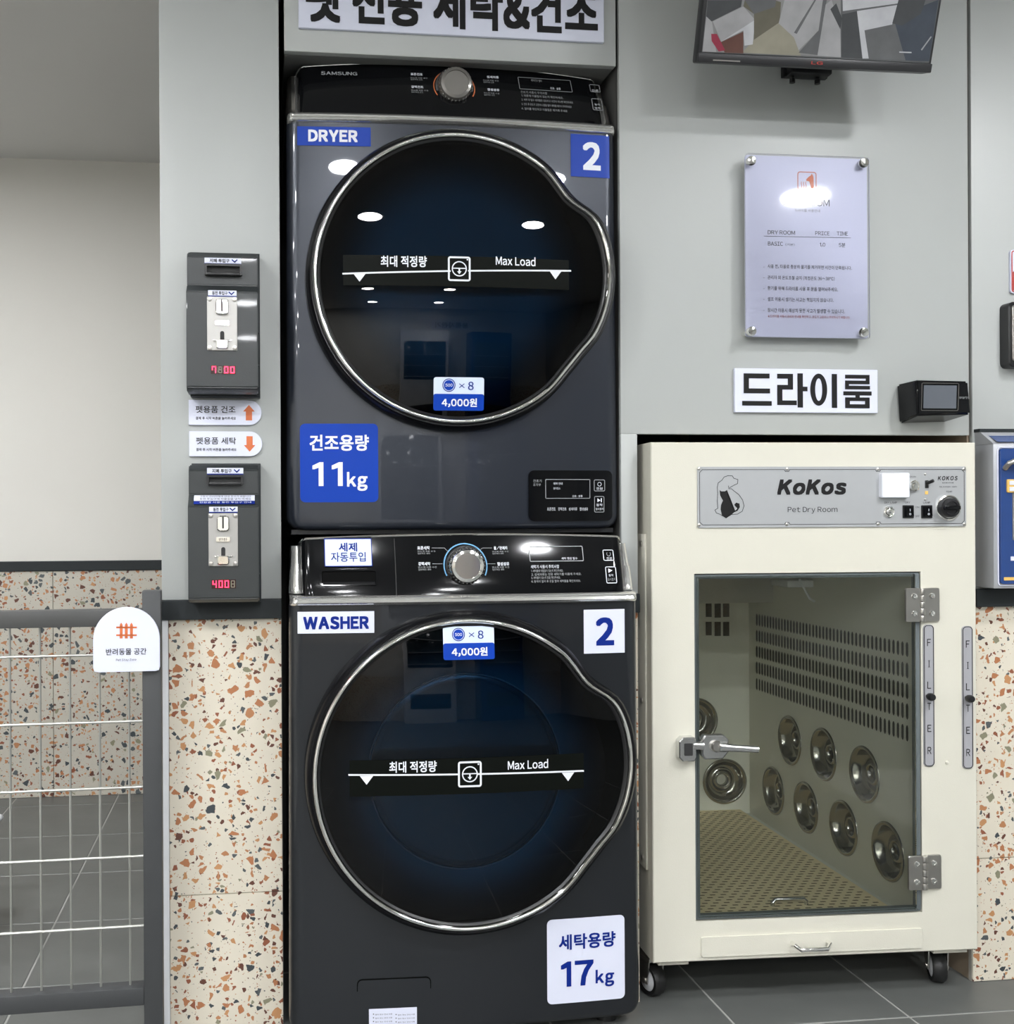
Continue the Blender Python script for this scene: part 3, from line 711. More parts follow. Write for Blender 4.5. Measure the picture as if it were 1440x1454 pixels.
a_ = FD.p(848.5, 707.5, .006); b_ = FD.p(848.5, 713, .006); c_ = FD.p(853, 710.5, .006); t.poly([a_, b_, c_], 0, WHITE); d_ = bxf((853.5, 707.5, 854.8, 713)); t.poly([(d_[0], d_[2]), (d_[1], d_[2]), (d_[1], d_[3]), (d_[0], d_[3])], 0, WHITE)
t.warp(lambda x, z: dface(x, z)-0.0038).build('lettering', None, q, 0)
fnd = on_console(dcon, 0)
def cbox(fr, bx, fn):
    x0, x1, z0, z1 = fr.box(*bx, 0.02)
    for _ in range(4):
        y = fn((x0+x1)/2, (z0+z1)/2); x0, x1, z0, z1 = fr.box(*bx, y)
    return x0, x1, z0, z1
t = MB()
kx, kz, ky = knob(FD, dry, fnd, 645, 124, 0.0345, ORARC, (-PI*0.17, PI*1.17))
t.text('SAMSUNG', cbox(FD, (456, 101.5, 507, 107.5), fnd), 0, DIMP, 0.02)
for s2, bx, bx2 in (('표준건조', (583, 103.5, 600, 108), (583, 109.5, 607, 115)), ('강력건조', (584, 121.5, 601, 126), (584, 127, 608, 133)),
               ('섬세의류', (691, 107.5, 708, 112), (686, 113, 708, 119)), ('합성섬유', (692, 125.5, 709, 130), (687, 131, 709, 137))):
    t.text(s2, cbox(FD, bx, fnd), 0, WHITE, 0.02)
    x0, x1, z0, z1 = cbox(FD, bx2, fnd); zm = (z0+z1)/2
    t.text('면소재 의류 수건', (x0, x1, zm+0.0004, z1), 0, DIMP); t.text('일반적인 건조', (x0, lin(x0, x1, .7), z0, zm-0.0004), 0, DIMP)
t.frame(*cbox(FD, (736, 109.5, 812, 131), fnd), 0.001, 0, 0.0004, 0.002, m=DIMP)
t.text('예약건조 필터', cbox(FD, (754, 112.5, 769, 117), fnd), 0, DIMP).text('건조 · 송풍', cbox(FD, (781, 124, 796, 128), fnd), 0, WHITE)
t.text('건조기 사용시 주의사항', cbox(FD, (739, 129.5, 777, 134), fnd), 0, DIMP)
for i, s2 in enumerate(('1. 의류에 이물질이 있는지 확인하세요.', '2. 세탁 후 탈수 세탁물만 건조하고 시간이 지나면 확인하세요', '3. 건조 후 온도가 고온이니 문을 열어 세탁물 제거시 주의하세요', '4. 필터를 확인하고 이물질은 제거해 주세요')):
    t.text(s2, cbox(FD, (740, 135.5+i*6.2, (800, 814, 812, 806)[i], 139.5+i*6.2), fnd), 0, DIMP)
for bx in ((837, 119, 852, 132.5), (840.5, 138.5, 855.5, 158.5)):
    t.frame(*cbox(FD, bx, fnd), 0.0014, 0, 0.0004, 0.003, m=DIMP)
t.text('전원', cbox(FD, (840, 127, 849, 130.5), fnd), 0, WHITE).text('동작', cbox(FD, (844, 147, 852, 150.5), fnd), 0, WHITE).text('정지', cbox(FD, (844, 152, 852, 155.5), fnd), 0, WHITE)
t.warp(lambda x, z: fnd(x, z)-0.0012).build('console_print', None, dry, 0)

# ---- washer (bottom)
yw = 2.076
FW = Fr(0, yw, 0); xl = FW.p(410, 1200, 0.01)[0]; xr = FW.p(906, 1200, 0.034)[0]
zwb = 0.02; FW = Fr((xl+xr)/2, yw, 0)
zwt = FW.p(658, 857, 0)[1]; zwc = FW.p(655, 760, 0.03)[1]; hww = (xr-xl)/2
xtl = FW.p(412.5, 880, 0.01)[0]; xtr = FW.p(900.5, 880, 0.034)[0]; hwt = (xtr-xtl)/2
wcx, wcz = FW.p(666, 1100, -0.04); Rw = abs(FW.p(437, 1100, -0.04)[0]-wcx)-.001
print('WASHER', xl, xr, 'hw', hww, hwt, 'top', zwt, zwc, 'R', Rw, 'off', (xtl+xtr)/2)
wash, wdoor, wface, wcon, wdome = machine('washing_machine', FW, zwb, zwt, zwc, hww, hwt+0.002, (wcx, wcz), Rw,
    'dark charcoal front-load washing machine standing on the floor under the dryer, marked WASHER', 'washing machine', SLATE2, zwt, 0.035, 1.004)
for sx in (-1, 1):
    for yy in (0.06, 0.6): MB().lathe([(0.022, -zwb+zwb), (0.022, 0.012), (0.012, 0.014), (0.012, zwb+0.004)], (sx*0.29, yy, 0), 'z', 16).build('foot', RUB, wash, 40)
load_band(FW, wdoor, wdome, {'band': (497, 1076, 831, 1127), 'l0': (496.5, 1102), 'l1': (830, 1096), 'mid': (667, 1099), 'tri': ((521, 1103), (808, 1098)),
          'ko': (553, 1081, 620, 1097), 'en': (721, 1079, 779, 1092)}, None)
price(FW, wdoor, wdome, (631, 890.5, 704, 937.5))
s_, bx = sticker(FW, wash, wface, (423, 869, 532, 900), STW, 0.0006, label='white sticker reading WASHER')
MB().text('WASHER', FW.box(431, 875.5, 524, 894), -0.002, NAVY, 0.05).warp(wface).build('lettering', None, s_, 0)
s_, bx = sticker(FW, wash, wface, (831, 866, 890.5, 928.5), STW, 0.0006, label='white sticker with blue numeral 2')
MB().text('2', FW.box(847.5, 877, 874, 917), -0.002, NAVY, 0.035).warp(wface).build('lettering', None, s_, 0)
s_, bx = sticker(FW, wash, wface, (778, 1305, 890.5, 1425), STW, 0.010, label='white square capacity sticker reading 17kg')
MB().text('세탁용량', FW.box(794, 1326, 876, 1348), -0.002, NAVY, 0.025).text('17', FW.box(797, 1365, 844, 1401), -0.002, NAVY, 0.026, .12).text('kg', FW.box(847, 1378, 874, 1403), -0.002, NAVY, 0.028).warp(wface).build('lettering', None, s_, 0)
x0, x1, z0, z1 = FW.box(507, 1388, 612, 1475, 0.004)
q = MB().frame(x0, x1, z0, z1, 0.0022, -0.0016, 0.002, 0.010).warp(wface).build('filter_door_gap', VOID, wash, 40)
MB().patch(x0+0.0018, x1-0.0018, z0+.002, z1-0.002, -0.0012, 0.009, 10, 8).warp(wface).build('filter_door', SLATE2, wash, 60)
s_, bx = sticker(FW, wash, wface, (524.5, 1433, 592.5, 1475), STW, 0.0006, y=-0.002, label='small white instruction sticker')
t = MB()
for cc in (529, 561):
    for i in range(5):
        t.text('필터 청소 안내 사용', FW.box(cc+4, 1439.5+i*5.2, cc+28, 1441.5+i*5.2), -0.0026, BLACKP)
        x_, z_ = FW.p(cc+1.5, 1440.5+i*5.2); t.ring(x_, z_, 0, 0.0011, -0.0026, n=8, m=BLACKP)
t.warp(wface).build('lettering', None, s_, 0)
fnw = on_console(wcon, 0)
s_x = cbox(FW, (460.5, 764.5, 528, 804), fnw)
s_ = MB().patch(*s_x, 0, 0.0006, 8, 4).warp(lambda x, z: fnw(x, z)-0.0016).build('detergent_sticker', STWB, wash, 60, label='pale blue-white sticker on the detergent drawer')
bb = MB().frame(s_x[0], s_x[1], s_x[2], s_x[3], 0.0016, 0, 0.0004, 0.0008, m=NAVY).text('세제', cbox(FW, (481, 770.5, 507, 783), fnw), 0, NAVY, 0.025).text('자동투입', cbox(FW, (470, 784, 519, 797.5), fnw), 0, NAVY, 0.01)
bb.warp(lambda x, z: fnw(x, z)-0.0022).build('lettering', None, s_, 0)
hx = cbox(FW, (454, 808, 536, 831), fnw)
q = MB().frame(hx[0], hx[1], hx[2], hx[3], 0.004, -0.004, 0.004, 0.006).warp(fnw).build('detergent_drawer', BGLOSS, wash, 40)
MB().rrect(hx[0]+.004, hx[1]-.004, hx[2]+.004, hx[3]-.004, -0.0012, 0.0002, 0.004, m=VOID).warp(fnw).build('drawer_recess', VOID, q, 40)
MB().tube([(hx[0]+.006, -0.003, hx[2]+0.004), (hx[1]-.006, -0.003, hx[2]+0.004)], 0.003, 8).warp(fnw).build('drawer_lip', BPLAST, q, 40)
sx_ = cbox(FW, (561, 765, 562.2, 846), fnw)
MB().patch(sx_[0], sx_[1], sx_[2], sx_[3], 0, 0.0002, 2, 6).warp(lambda x, z: fnw(x, z)-0.0008).build('drawer_seam', DARK, wash, 0)
knob(FW, wash, fnw, 661, 803, 0.0345, BLUEARC, (-PI*0.15, PI*1.15))
t = MB()
for s2, bx, bx2 in (('표준세탁', (592.5, 775.5, 610, 780.5), (593, 781.5, 618, 787)), ('강력세탁', (594, 798, 611, 803), (594, 804, 620, 810)),
               ('울/란제리', (701, 775.5, 720, 780.5), (699, 782, 722, 787)), ('합성섬유', (706, 798, 723, 803), (699, 804, 723, 810))):
    t.text(s2, cbox(FW, bx, fnw), 0, WHITE, 0.02)
    x0, x1, z0, z1 = cbox(FW, bx2, fnw); zm = (z0+z1)/2
    t.text('면소재 의류 수건', (x0, x1, zm+0.0004, z1), 0, DIMP); t.text('일반적인 세탁', (x0, lin(x0, x1, .7), z0, zm-0.0004), 0, DIMP)
for pts in (((613, 778), (631, 778), (637, 784)), ((614, 800.5), (628, 800.5)), ((698, 778), (685, 778), (678, 784)), ((703, 800.5), (691, 800.5))):
    P = [fr_ for fr_ in (cbox(FW, (a, b_, a+.01, b_+.01), fnw) for a, b_ in pts)]; t.line([(a[0], a[2]) for a in P], 0.0008, 0, DIMP)
t.frame(*cbox(FW, (751, 775.5, 828.5, 797), fnw), 0.0014, 0, 0.0004, 0.0025, m=DIMP)
t.text('동작중', cbox(FW, (769, 777.5, 778, 781), fnw), 0, WHITE).text('세탁 헹굼 탈수', cbox(FW, (797, 791, 820, 794.5), fnw), 0, WHITE)
t.text('세탁기 사용시 주의사항', cbox(FW, (753.5, 802, 794, 807), fnw), 0, WHITE)
for i, s2 in enumerate(('1. 세탁물에 이물질이 있는지 확인하세요.', '2. 섬세의류는 전용 세탁기를 이용해 주세요.', '3. 세탁물이 있는지 문을 확인하세요.', '4. 동작이 정지 후 문을 열어 세탁물을 확인하세요.')):
    t.text(s2, cbox(FW, (754, 808.5+i*4.9, (800, 826, 796, 825)[i], 812.2+i*4.9), fnw), 0, DIMP)
for bx in ((856, 780.5, 871.5, 796), (860, 804.5, 875.5, 828)):
    t.frame(*cbox(FW, bx, fnw), 0.0014, 0, 0.0004, 0.003, m=WHITE)
c_ = cbox(FW, (860, 783, 868, 790), fnw); t.ring((c_[0]+c_[1])/2, (c_[2]+c_[3])/2, 0.0035, 0.0045, 0, PI*.75, PI*2.25, 20, DIMP)
t.text('전원', cbox(FW, (861, 791, 869, 794.5), fnw), 0, WHITE).text('동작', cbox(FW, (864, 815, 871, 818.5), fnw), 0, WHITE).text('일시정지', cbox(FW, (862.5, 820.5, 874, 824.5), fnw), 0, DIMP)
c_ = cbox(FW, (863.5, 807, 871, 813), fnw); t.poly([(c_[0], c_[2]), (c_[0], c_[3]), (c_[1]-.002, (c_[2]+c_[3])/2)], 0, WHITE)
t.warp(lambda x, z: fnw(x, z)-0.0012).build('console_print', None, wash, 0)

# ================================================================= COIN BOXES
def coin_box(fr, label, P, digits, lit, notice):
    root = thing('coin_box', fr, label, 'coin acceptor', 'coin acceptor boxes on the pillar')
    yu, yl = -0.055, -0.085
    ux0, ux1, uz0, uz1 = fr.box(*P['upper'], yu); lx0, lx1, lz0, lz1 = fr.box(*P['lower'], yl)
    # case: side profile extruded across
    zt_ = uz1; zled = fr.p(300, P['ledge'][0], yu)[1]; zl1 = lz1
    prof = [(0, zt_), (yu+0.010, zt_), (yu, zt_-0.010), (yu, zled), (yl, zl1), (yl, lz0), (yl+0.012, lz0-0.008), (0, lz0-0.008)]
    x0, x1 = lx0, lx1
    m_ = MB(); n_ = len(prof)
    vs = [(x0, y, z) for y, z in prof]+[(x1, y, z) for y, z in prof]
    m_.add(vs, [tuple(range(n_)), tuple(reversed(range(n_, 2*n_)))]+[(i, n_+i, n_+(i+1) % n_, (i+1) % n_) for i in range(n_)])
    bm = bmesh.new(); me = bpy.data.meshes.new('x'); me.from_pydata(m_.v, [], m_.f); bm.from_mesh(me); bpy.data.meshes.remove(me)
    bmesh.ops.recalc_face_normals(bm, faces=bm.faces); bmesh.ops.bevel(bm, geom=list(bm.edges), offset=0.0022, segments=2, affect='EDGES')
    bm.verts.index_update(); k_ = MB().add([v.co.copy() for v in bm.verts], [[v.index for v in f.verts] for f in bm.faces]); bm.free()
    k_.build('case', BOXM, root, 40)
    MB().box(lx0+0.004, lx1+0.004, -0.03, 0.0, lz0-0.012, zt_+0.004, 0.001).build('back_plate', RAILM, root, 40)
    for zz in (lin(lz0, lz1, .25), lin(lz0, lz1, .6)):
        MB().lathe([(0.003, 0), (0.003, 0.002), (0.001, 0.003)], (lx1, yl+0.03, zz), 'x', 10).build('side_screw', RAILM, root, 40)
    # printed label over the note slot
    def lab(bx, s2, yy, nm):
        a = fr.box(*bx, yy); h = a[3]-a[2]
        q = MB().box(a[0], a[1], yy-0.0012, yy, a[2], a[3], m=STW).build(nm, STW, root, 0, label='small white label with a blue lower edge')
        t_ = MB().text(s2, (lin(a[0], a[1], .14), lin(a[0], a[1], .68), a[2]+h*.25, a[3]-h*.14), yy-0.0018, BLACKP, 0.02)
        t_.poly([(a[0], a[2]), (a[1], a[2]), (a[1], a[2]+h*.16), (a[0], a[2]+h*.16)], yy-0.0016, NAVY)
        c0 = lin(a[0], a[1], .82); t_.line([(c0-0.0045, a[3]-h*.28), (c0, a[2]+h*.38), (c0+0.0045, a[3]-h*.28)], 0.0022, yy-0.0017, NAVY)
        t_.build('lettering', None, q, 0)
    lab(P['lab1'], '지폐 투입구', yu, 'note_label'); lab(P['lab2'], '동전 투입구', yl, 'coin_label')
    a = fr.box(*P['slot'], yu)
    q = MB().frame(a[0], a[1], a[2], a[3], 0.0045, yu-0.010, yu, 0.003).build('note_slot', BPLAST, root, 40)
    MB().box(a[0]+.004, a[1]-.004, yu-0.002, yu, a[2]+.004, a[3]-.004).build('slot_opening', DARK, q, 0)
    MB().box(a[0]+.004, a[1]-.004, yu-0.012, yu-0.002, a[2]-.001, a[2]+.005, 0.0015).build('slot_tongue', BPLAST, q, 30)
    # coin plate
    a = fr.box(*P['plate'], yl); w_ = a[1]-a[0]; h = a[3]-a[2]; cx = (a[0]+a[1])/2
    q = MB().rrect(a[0], a[1], a[2], a[3], yl-0.003, yl, 0.002, bev=0.0008).build('coin_plate', COINP, root, 30, label='silver metal coin plate')
    for sx in (a[0]+w_*.09, a[1]-w_*.09):
        for sz in (a[2]+h*.05, a[3]-h*.05):
            MB().lathe([(0.0045, yl-0.003), (0.004, yl-0.0055), (0.0008, yl-0.006)], (sx, 0, sz), 'y', 14).build('screw', SATIN, q, 40)
    e = MB().rrect(cx-w_*.21, cx+w_*.21, a[3]-h*.34, a[3]-h*.05, yl-0.010, yl-0.003, 0.006, bev=0.002)
    e.build('coin_entry', CHROME, q, 30)
    MB().box(cx-0.0016, cx+0.0016, yl-0.0108, yl-0.0099, a[3]-h*.29, a[3]-h*.07, m=DARK).build('entry_slit', DARK, q, 0)
    MB().rrect(cx-w_*.24, cx+w_*.24, a[2]+h*.46, a[2]+h*.55, yl-0.006, yl-0.003, 0.001, bev=0.0006).build('return_button', CHROME, q, 30)
    MB().text('반환', (cx-w_*.14, cx+w_*.14, a[2]+h*.475, a[2]+h*.535), yl-0.0066, BLACKP).build('lettering', None, q, 0)
    MB().rrect(cx-w_*.07, cx+w_*.07, a[2]+h*.17, a[2]+h*.36, yl-0.0036, yl-0.0028, 0.004).build('return_slot', DARK, q, 30)
    t_ = MB(); t_.rrect(cx-w_*.20, cx+w_*.20, a[2]+h*.03, a[2]+h*.20, yl-0.009, yl-0.003, 0.004, bev=0.002); t_.box(cx-w_*.3, cx+w_*.3, yl-0.006, yl-0.003, a[2]+h*.17, a[2]+h*.20, 0.0008)
    t_.build('return_cup', CHROME, q, 30)
    # four-digit display
    a = fr.box(*P['disp'], yl)
    q = MB().box(a[0], a[1], yl-0.0016, yl, a[2], a[3]).build('digit_display', LEDB, root, 0, label='small red lit digit display')
    SEG = {'a': ((0, 1), (1, 1)), 'b': ((1, 1), (1, .5)), 'c': ((1, .5), (1, 0)), 'd': ((0, 0), (1, 0)), 'e': ((0, 0), (0, .5)), 'f': ((0, .5), (0, 1)), 'g': ((0, .5), (1, .5))}
    ON = {'4': 'fgbc', '0': 'abcdef', '9': 'abcdfg', 'q': 'abcf', '8': 'abcdefg'}
    for i, ch in enumerate(digits):
        dw = (a[1]-a[0])/4; x_ = a[0]+dw*(i+.24); t_ = MB(); z_ = a[2]+(a[3]-a[2])*.14; hh = (a[3]-a[2])*.72
        for seg in ON.get(ch, 'abcdefg'):
            (p0, p1) = SEG[seg]; t_.line([(x_+p0[0]*dw*.52, z_+p0[1]*hh), (x_+p1[0]*dw*.52, z_+p1[1]*hh)], 0.0017, yl-0.0022)
        t_.build('digit', LEDR if lit[i] else LEDG, q, 0)
    if notice:
        a = fr.box(276, 705.5, 361, 711, yl+.012); yy0, yy1 = yu, yl
        # notice lies on the sloping ledge
        za, zb_ = zled, zl1
        def slope(x, t): return (x, lin(yu, yl, t)-0.0012, lin(za, zb_, t)+0.001)
        for (t0, t1, mm, nm) in ((0.12, 0.58, STW, 'ledge_notice'), (0.60, 0.86, NAVY, 'ledge_notice_strip')):
            MB().add([slope(a[0]-.001, t1), slope(a[1]+.001, t1), slope(a[1]+.001, t0), slope(a[0]-.001, t0)], [(0, 1, 2, 3)]).build(nm, mm, root, 0, label='narrow printed notice on the sloping ledge')
        bx_ = (a[0]+0.01, a[1]-0.006, 0, 1)
        for (t0, t1, s2, mm) in ((0.36, 0.54, '동전 투입구에 이물질을 넣지 마세요', BLACKP), (0.16, 0.32, '고장시 관리자에게 안내 주시기 바랍니다', BLACKP), (0.66, 0.80, '천원권 사용 동전 투입구 안내', WHITE)):
            q_ = MB().text(s2, (bx_[0], bx_[1], 0, 1), 0)
            q_.v = [(x, slope(x, lin(t1, t0, z))[1]-0.0008, slope(x, lin(t1, t0, z))[2]+0.0006) for x, y, z in q_.v]
            q_.mats = [mm]; q_.build('ledge_lettering', None, root, 0)
    return root
FC = Fr(W0.p(316, 557, YW)[0], YW, W0.p(316, 557, YW)[1])
coin_box(FC, 'upper charcoal coin box on the pillar, above the two arrow signs', dict(upper=(266, 357.5, 366, 410), ledge=(405, 413), lower=(264.5, 414, 366.5, 550), lab1=(290.5, 366.5, 342.5, 375.5),
    slot=(290.5, 376, 344, 392), lab2=(295.5, 412.5, 336, 421.5), plate=(294, 421.5, 337, 498), disp=(299.5, 519.5, 334.5, 531)), 'q800', (1, 0, 1, 1), False)
FC2 = Fr(W0.p(316, 857, YW)[0], YW, W0.p(316, 860, YW)[1])
coin_box(FC2, 'lower charcoal coin box on the pillar, below the two arrow signs', dict(upper=(268, 660, 367, 705), ledge=(702, 719), lower=(267, 719, 368, 850), lab1=(294, 664.5, 345.5, 674),
    slot=(293.5, 674.5, 345.5, 688.5), lab2=(297, 719.5, 337.5, 728), plate=(296, 728.5, 338, 804), disp=(300.5, 823, 335, 835.5)), '4008', (1, 1, 1, 0), True)

# ================================================================= SIGNS
def arrow_sign(bx, txt, up, label):
    x0, x1, z0, z1 = W0.box(*bx, YW-0.006); fr = Fr((x0+x1)/2, YW, z0); root = thing('arrow_sign', fr, label, 'sign', 'arrow signs on the pillar')
    x0, x1, z0, z1 = fr.box(*bx, -0.006); r = (z1-z0)/2
    P = [(x0, z0)]+[(x1-r+r*math.sin(a*PI/16), z0+r-r*math.cos(a*PI/16)) for a in range(17)]+[(x0, z1)]
    MB().prism(P, -0.006, 0, bev=0.0006).build('board', STW, root, 30)
    h = z1-z0; w_ = x1-x0; t_ = MB()
    t_.text(txt, (x0+w_*.095, x0+w_*.64, z0+h*.48, z0+h*.76), -0.0066, BLACKP, 0.008)
    t_.text('결제 후 시작 버튼을 눌러주세요', (x0+w_*.095, x0+w_*.645, z0+h*.21, z0+h*.33), -0.0066, BLACKP, 0.01)
    cx, cz = x0+w_*.825, z0+h*.5; s_ = 1 if up else -1; a = h*.31
    t_.poly([(cx, cz+s_*a), (cx-a*.74, cz+s_*a*.15), (cx-a*.4, cz+s_*a*.15), (cx-a*.4, cz-s_*a), (cx+a*.4, cz-s_*a), (cx+a*.4, cz+s_*a*.15), (cx+a*.74, cz+s_*a*.15)], -0.0066, ORANGE)
    t_.build('printing', None, root, 0)
arrow_sign((268, 568, 371.5, 603.5), '펫용품 건조', True, 'white pillar sign with an orange arrow pointing up')
arrow_sign((268.5, 612.5, 372.5, 648), '펫용품 세탁', False, 'white pillar sign with an orange arrow pointing down')

# sign on the soffit over the dryer
x0, x1 = W0.p(424, 38, YW-0.008)[0], W0.p(858, 60, YW-0.008)[0]; z0 = W0.p(640, 49.5, YW-0.008)[1]
fr = Fr((x0+x1)/2, YW, z0); root = thing('laundry_sign', fr, 'large white sign with black Korean lettering above the dryer', 'sign')
hw_ = (x1-x0)/2; MB().box(-hw_, hw_, -0.008, 0, 0, 0.125, 0.0008, 1).build('board', STW, root, 30)
tx0 = fr.p(434, 30, -0.008)[0]; tx1 = fr.p(849, 45, -0.008)[0]
MB().text('펫 전용 세탁&건조', (tx0, tx1, 0.012, 0.108), -0.0088, BLACKP, 0.036, 0.02).build('lettering', None, root, 0)

# 드라이룸 sign, strokes cut as blocks
x0, x1, z0, z1 = W0.box(1043.5, 524, 1246.5, 586, YW-0.008)
fr = Fr((x0+x1)/2, YW, z0); root = thing('dry_room_sign', fr, 'white sign with bold black Korean lettering under the notice board', 'sign')
x0, x1, z0, z1 = fr.box(1043.5, 524, 1246.5, 586, -0.008)
MB().box(x0, x1, -0.008, 0, z0, z1, 0.0008, 1).build('board', STW, root, 30)
t = MB(); A = (47, 760, 155, 372)
def sx(p): return lin(x0, x1, (p-A[0])/(A[1]-A[0]))
def sz(p): return lin(z1, z0, (p-A[2])/(A[3]-A[2]))
def blk(a, b_, c_, d_): t.poly([(sx(a), sz(d_)), (sx(c_), sz(d_)), (sx(c_), sz(b_)), (sx(a), sz(b_))], -0.0088)
for q in ((90, 180, 218, 204), (90, 204, 116, 254), (90, 254, 220, 278), (82, 316, 228, 339),
          (255, 180, 334, 204), (308, 204, 334, 235), (255, 235, 334, 258), (255, 258, 281, 312), (255, 312, 352, 335), (356, 177, 383, 347), (383, 243, 406, 266),
          (527, 178, 554, 347),
          (594, 181, 718, 200), (698, 200, 718, 210), (594, 210, 718, 228), (594, 228, 614, 236), (594, 236, 720, 254), (585, 264, 728, 284), (646, 284, 668, 294), (594, 294, 718, 348)):
    if q == (594, 294, 718, 348):
        for r_ in ((594, 294, 718, 312), (594, 328, 718, 348), (594, 312, 618, 328), (694, 312, 718, 328)): blk(*r_)
    else: blk(*q)
cx, cz = sx(462), sz(257); 
vs = []; fs = []
for i in range(41):
    a = 2*PI*i/40; ro = (abs(sx(505)-sx(420))/2, abs(sz(338)-sz(178))/2); ri = (ro[0]*.42, ro[1]*.70)
    vs += [(cx+ro[0]*math.cos(a), -0.0088, cz+ro[1]*math.sin(a)), (cx+ri[0]*math.cos(a), -0.0088, cz+ri[1]*math.sin(a))]
t.add(vs, [(2*i, 2*i+1, 2*i+3, 2*i+2) for i in range(40)])
t.build('lettering', BLACKP, root, 0)

# notice board with standoffs
x0, x1, z0, z1 = W0.box(1058, 220, 1234, 480.5, YW-0.03)
fr = Fr((x0+x1)/2, YW, z0); root = thing('notice_board', fr, 'white acrylic notice board held by four steel standoffs', 'notice board')
B = lambda *a: fr.box(*a, -0.026)
x0, x1, z0, z1 = B(1058, 221, 1234, 480.5)
bd = MB().rrect(x0+.002, x1-.002, z0+.002, z1-.002, -0.024, -0.020, 0.006, bev=0.0005).build('board', STW, root, 30)
MB().rrect(x0, x1, z0, z1, -0.0295, -0.0255, 0.007, bev=0.0008).build('acrylic_cover', ACRY, root, 30)
for (u, v) in ((1066.5, 228.5), (1226.5, 231.5), (1067, 470.5), (1226.5, 472)):
    x, z = fr.p(u, v, -0.035)
    MB().lathe([(0.007, 0), (0.007, -0.03), (0.0095, -0.0302), (0.0098, -0.038), (0.0085, -0.0405), (0.001, -0.0415)], (x, 0, z), 'y', 24).build('standoff', CHROME, root, 30)
t = MB(); yy = -0.0246
x_, x2_, z_, z2_ = B(1133, 243.5, 1160, 271); t.frame(x_, x2_, z_, z2_, 0.0016, yy, yy+.0002, 0.006, m=ORANGE)
def sp(u, v): return fr.p(1030+u/3.512, 200+v/3.512, yy)
t.poly([sp(*p) for p in ((403, 193), (415, 180), (427, 172), (430, 163), (437, 172), (440, 182), (441, 205), (442, 228), (440, 238), (428, 238), (425, 222), (420, 205), (415, 201), (405, 200))], yy, ORANGE)
for k_ in (380, 391, 402): t.line([sp(k_, 205), sp(k_-2, 213), sp(k_+2, 222), sp(k_, 236)], 0.0013, yy, ORANGE)
def tb(s2, a, mm, bold=0.0, tr=.09): t.text(s2, fr.box(1030+a[0]/3.512, 200+a[1]/3.512, 1030+a[2]/3.512, 200+a[3]/3.512, yy), yy, mm, bold, tr)
tb('DRY ROOM', (288, 290, 520, 324), BLACKP); tb('드라이룸 사용안내', (347, 340, 472, 355), GREYP)
tb('DRY ROOM', (212, 447, 348, 467), BLACKP); tb('PRICE', (449, 451, 520, 471), BLACKP); tb('TIME', (556, 453, 612, 472), BLACKP)
tb('BASIC', (213, 503, 287, 523), BLACKP); tb('(기본)', (300, 511, 346, 524), GREYP); tb('1,0', (471, 508, 499, 529), BLACKP); tb('5분', (566, 509, 599, 530), BLACKP)
t.line([sp(193, 475), sp(625, 484)], 0.0008, yy, BLACKP)
for i, (s2, a) in enumerate((('사용 전, 타올로 충분히 물기를 제거하면 시간이 단축됩니다.', (211, 620, 631, 640)), ('관리자 외 온도조절 금지 (적정온도 36~38℃)', (211, 674, 545, 694)),
        ('환기를 위해 드라이룸 사용 후 문을 열어놔주세요.', (211, 728, 562, 748)), ('셀프 이용시 생기는 사고는 책임지지 않습니다.', (211, 782, 540, 802)), ('장시간 이용시 예상치 못한 사고가 발생할 수 있습니다.', (211, 837, 596, 858)))):
    tb(s2, a, BLACKP); t.poly([sp(190, a[1]+8), sp(190, a[1]+10), sp(195, a[1]+10), sp(195, a[1]+8)], yy, GREYP)
tb('※ 드라이룸 사용시 관리자 안내를 확인하고, 온도가 고온이니 주의하시기 바랍니다', (213, 871, 620, 885), REDP)
t.build('printing', None, bd, 0)

# payment terminal
x0, x1, z0, z1 = W0.box(1289, 541, 1372, 592, YW-0.05)
fr = Fr((x0+x1)/2, YW, z0); root = thing('payment_terminal', fr, 'small black touchscreen box on the wall above the cream cabinet', 'terminal')
yf = -0.062
a0 = fr.p(1290, 541, 0); a1 = fr.p(1289.5, 593, 0)
def q3(u, v, y): x, z = fr.p(u, v, y); return (x, y, z)
ft = [q3(1301, 539.5, yf-.004), q3(1376, 541, yf-.004), q3(1380, 588, yf), q3(1303, 590, yf)]
bk = [(ft[0][0]-.004, -0.001, ft[0][2]-.002), (ft[1][0]-.012, -0.001, ft[1][2]-.004), (ft[2][0]-.02, -0.001, ft[2][2]-.012), (ft[3][0]-.004, -0.001, ft[3][2]-.012)]
bm = bmesh.new(); V = [bm.verts.new(p) for p in ft+bk]
for f in ((3, 2, 1, 0), (4, 5, 6, 7), (0, 1, 5, 4), (1, 2, 6, 5), (2, 3, 7, 6), (3, 0, 4, 7)): bm.faces.new([V[i] for i in f])
bmesh.ops.recalc_face_normals(bm, faces=bm.faces); bmesh.ops.bevel(bm, geom=list(bm.edges), offset=0.004, segments=3, affect='EDGES'); bm.verts.index_update()
MB().add([v.co.copy() for v in bm.verts], [[v.index for v in f.verts] for f in bm.faces]).build('housing', BGLOSS, root, 40); bm.free()
def tw(x, z): return lin(yf, yf-.004, (z-ft[3][2])/(ft[0][2]-ft[3][2]))
a = fr.box(1310.5, 547.5, 1357, 580, yf); sc_ = MB().rrect(a[0], a[1], a[2], a[3], -0.001, 0.001, 0.001).warp(tw).build('screen', mat('dim_screen', (0.10, 0.11, 0.13), 0.06, coat=0.6), root, 30)
